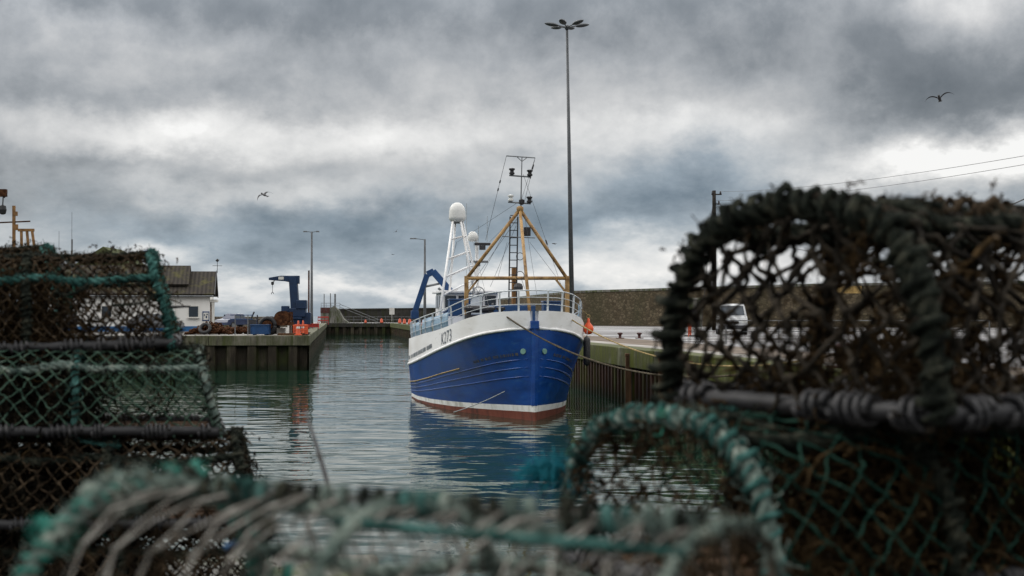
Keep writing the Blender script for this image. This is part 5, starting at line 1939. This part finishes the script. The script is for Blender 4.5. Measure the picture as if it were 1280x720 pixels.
bb = MB(); bb.rope(P, .0042, fuzz=2); bb.build('twine_line', M['rope_turq'], cE, smooth=True)
for k, q in enumerate((.345, .69)):
    c = copy_tree(cE)
    c.location = (-.105 + .02 * k, 1.31, 2.955 - q)
    c['label'] = ('creel directly beneath the nearest one, seen only through its mesh', 'bottom creel under the nearest two')[k]

# right stack
rz = math.radians(32.9)
PR = dict(lash='rubber_grey', hoop=['rope_sea', 'rope_sea', 'rope_sea'], bind=['rope_sea', 'net_brown', 'rope_sea'], edge=['rope_sea', 'rope_sea', 'rope_sea'],
          net='net_foul', end='net_foul', funnel='weed_brown', weed='weed_brown', tangle='rope_sea')
cR = creel('big dark creel on top of the right stack, thick rope arch and grey rubber lashing', (.828, 2.642, 3.286), (0, 0, rz), .80, .655, .375, 'arch', PR,
           lean=.0, net_r=.0052, cell=(.088, .085), rope_R=.018, edge_t=(.33, .5, .67), weed=(900, .03, .0013), clump=(70, .022), fuzz=2, lash=5, lash_r=.0075, lash_gap=.06, path_jit=.010, drop=.05, inner=(60, -.5, .2, .42), bind_k=.42, lump=.3, end_cell=.085, tangle=8, hoop_k=1.1, net_jit=.008)
rz = math.radians(30)
PQ = dict(lash='rubber_grey', hoop=['rope_faded', 'rope_sea', 'rope_sea'], bind=['rope_turq', 'rope_sea', 'rope_sea'], edge=['rope_sea', 'rope_sea', 'rope_sea'],
          net='net_dark', end='net_brown', funnel='weed_brown', weed='weed_brown', tangle='rope_turq')
cQ = creel('lower creel of the right stack, with a faded turquoise rope arch', (.60, 2.55, 2.985), (0, 0, rz), .80, .60, .30, 'arch', PQ,
           lean=.0, net_r=.0022, cell=(.075, .075), rope_R=.015, edge_t=(.33, .5, .67), weed=(900, .03, .0016), clump=(60, .026), fuzz=3, lash=4, inner=(300, -.15, .5, .9), end_cell=.06, tangle=3, net_jit=.004)
for k, q in enumerate((.33, .66)):
    c = copy_tree(cQ)
    c.location = (.62 + .02 * k, 2.56, 2.985 - q)
    c['label'] = ('creel under the turquoise arched one on the right, dark green mesh at the frame edge', 'bottom creel of the right stack')[k]
zk = 2.985 - .66 - .005

# odds and ends among the creels
def strand(name, pts, r, m, label, cat, rope=False, fz=0):
    P = smooth(np.array(pts), .01, 8)
    b = MB()
    if rope:
        b.rope(P, r, fuzz=fz)
    else:
        b.tube(P, r * np.linspace(1.15, .6, len(P)), 6)
    return tag(b.build(name, M[m], smooth=True), label, cat)


strand('thin_stick', [at(425, 660, 2.6), at(405, 585, 2.7), at(383, 515, 2.8)], .0055, 'rubber_grey', 'thin dark stick poking up in front of the open water', 'stick')
strand('wire_hook', [at(186, 316, 5.2), at(194, 314, 5.2), at(203, 321, 5.2), at(197, 326, 5.2), at(192, 325, 5.2)], .004, 'galv', 'bent wire hook at the top corner of the left stack', 'hook')
strand('blue_strap', [at(146, 324, 5.25), at(165, 320, 5.25), at(190, 311, 5.25)], .008, 'strap_blue', 'blue strap lying over the top of the left stack', 'strap')
strand('iron_rod', [at(196, 384.5, 5.3), at(216, 384, 5.3), at(238, 383, 5.3)], .007, 'rubber', 'straight dark iron rod sticking out of the left stack', 'rod')
strand('bent_cane', [at(190, 376, 5.3), at(208, 373.5, 5.3), at(222, 376.5, 5.3), at(231, 383, 5.3)], .0035, 'weed_brown', 'thin bent cane arching above the iron rod', 'cane')
strand('blue_ribbon', [at(283, 684, 1.9), at(300, 676, 1.9), at(318, 666, 1.9)], .005, 'strap_blue', 'scrap of blue strap behind the mesh of the nearest creel', 'strap')
# frayed turquoise rope end on the lower right creel
b = MB()
cpt = at(716, 585, 2.62)
P = smooth(np.array([at(722, 618, 2.6), at(718, 590, 2.62), at(700, 582, 2.62), at(678, 590, 2.62)]), .008, 5)
b.rope(P, .012, fuzz=8)
n = 420
i = rng.integers(len(P) // 3, len(P), n)
A = P[i]
D = rng.normal(0, 1, (n, 3)) * [1, .5, .5] + [-.9, 0, .25]
D /= np.linalg.norm(D, axis=1, keepdims=True)
ln = rng.uniform(.02, .07, (n, 1))
b.fibers(np.stack([A, A + D * ln * .6, A + D * ln + rng.normal(0, .01, (n, 3)) - [0, 0, .02]], 1), .0008, 3)
tag(b.build('frayed_rope_end', M['twine_blue'], smooth=True), 'frayed bright turquoise rope end beside the lower right creel', 'rope')
# twine ties
def ties(nm, label, spots, m):
    b = MB()
    for px, py, Y, s in spots:
        c = at(px, py, Y)
        a = np.linspace(0, 5 * PI, 40)
        b.tube(np.stack([c[0] + s * np.cos(a), c[1] + s * np.sin(a) * .8, c[2] + np.linspace(-s, s, 40) * .7], 1), s * .22, 5)
        for _ in range(3):
            q = [c]
            for _k in range(4):
                q.append(q[-1] + rng.normal(0, s * .9, 3) - [0, 0, s * .5])
            b.tube(smooth(np.array(q), s * .2, 3), s * .16, 5)
    return tag(b.build(nm, M[m], smooth=True), label, 'twine')


ties('bright_twine', 'bright green twine knot tied on the top creel of the left stack', [(92, 354, 4.95, .02)], 'twine_green')
ties('bright_twine', 'bright green twine knot at the crown of the faded turquoise arch', [(832, 517, 2.32, .011)], 'twine_green')
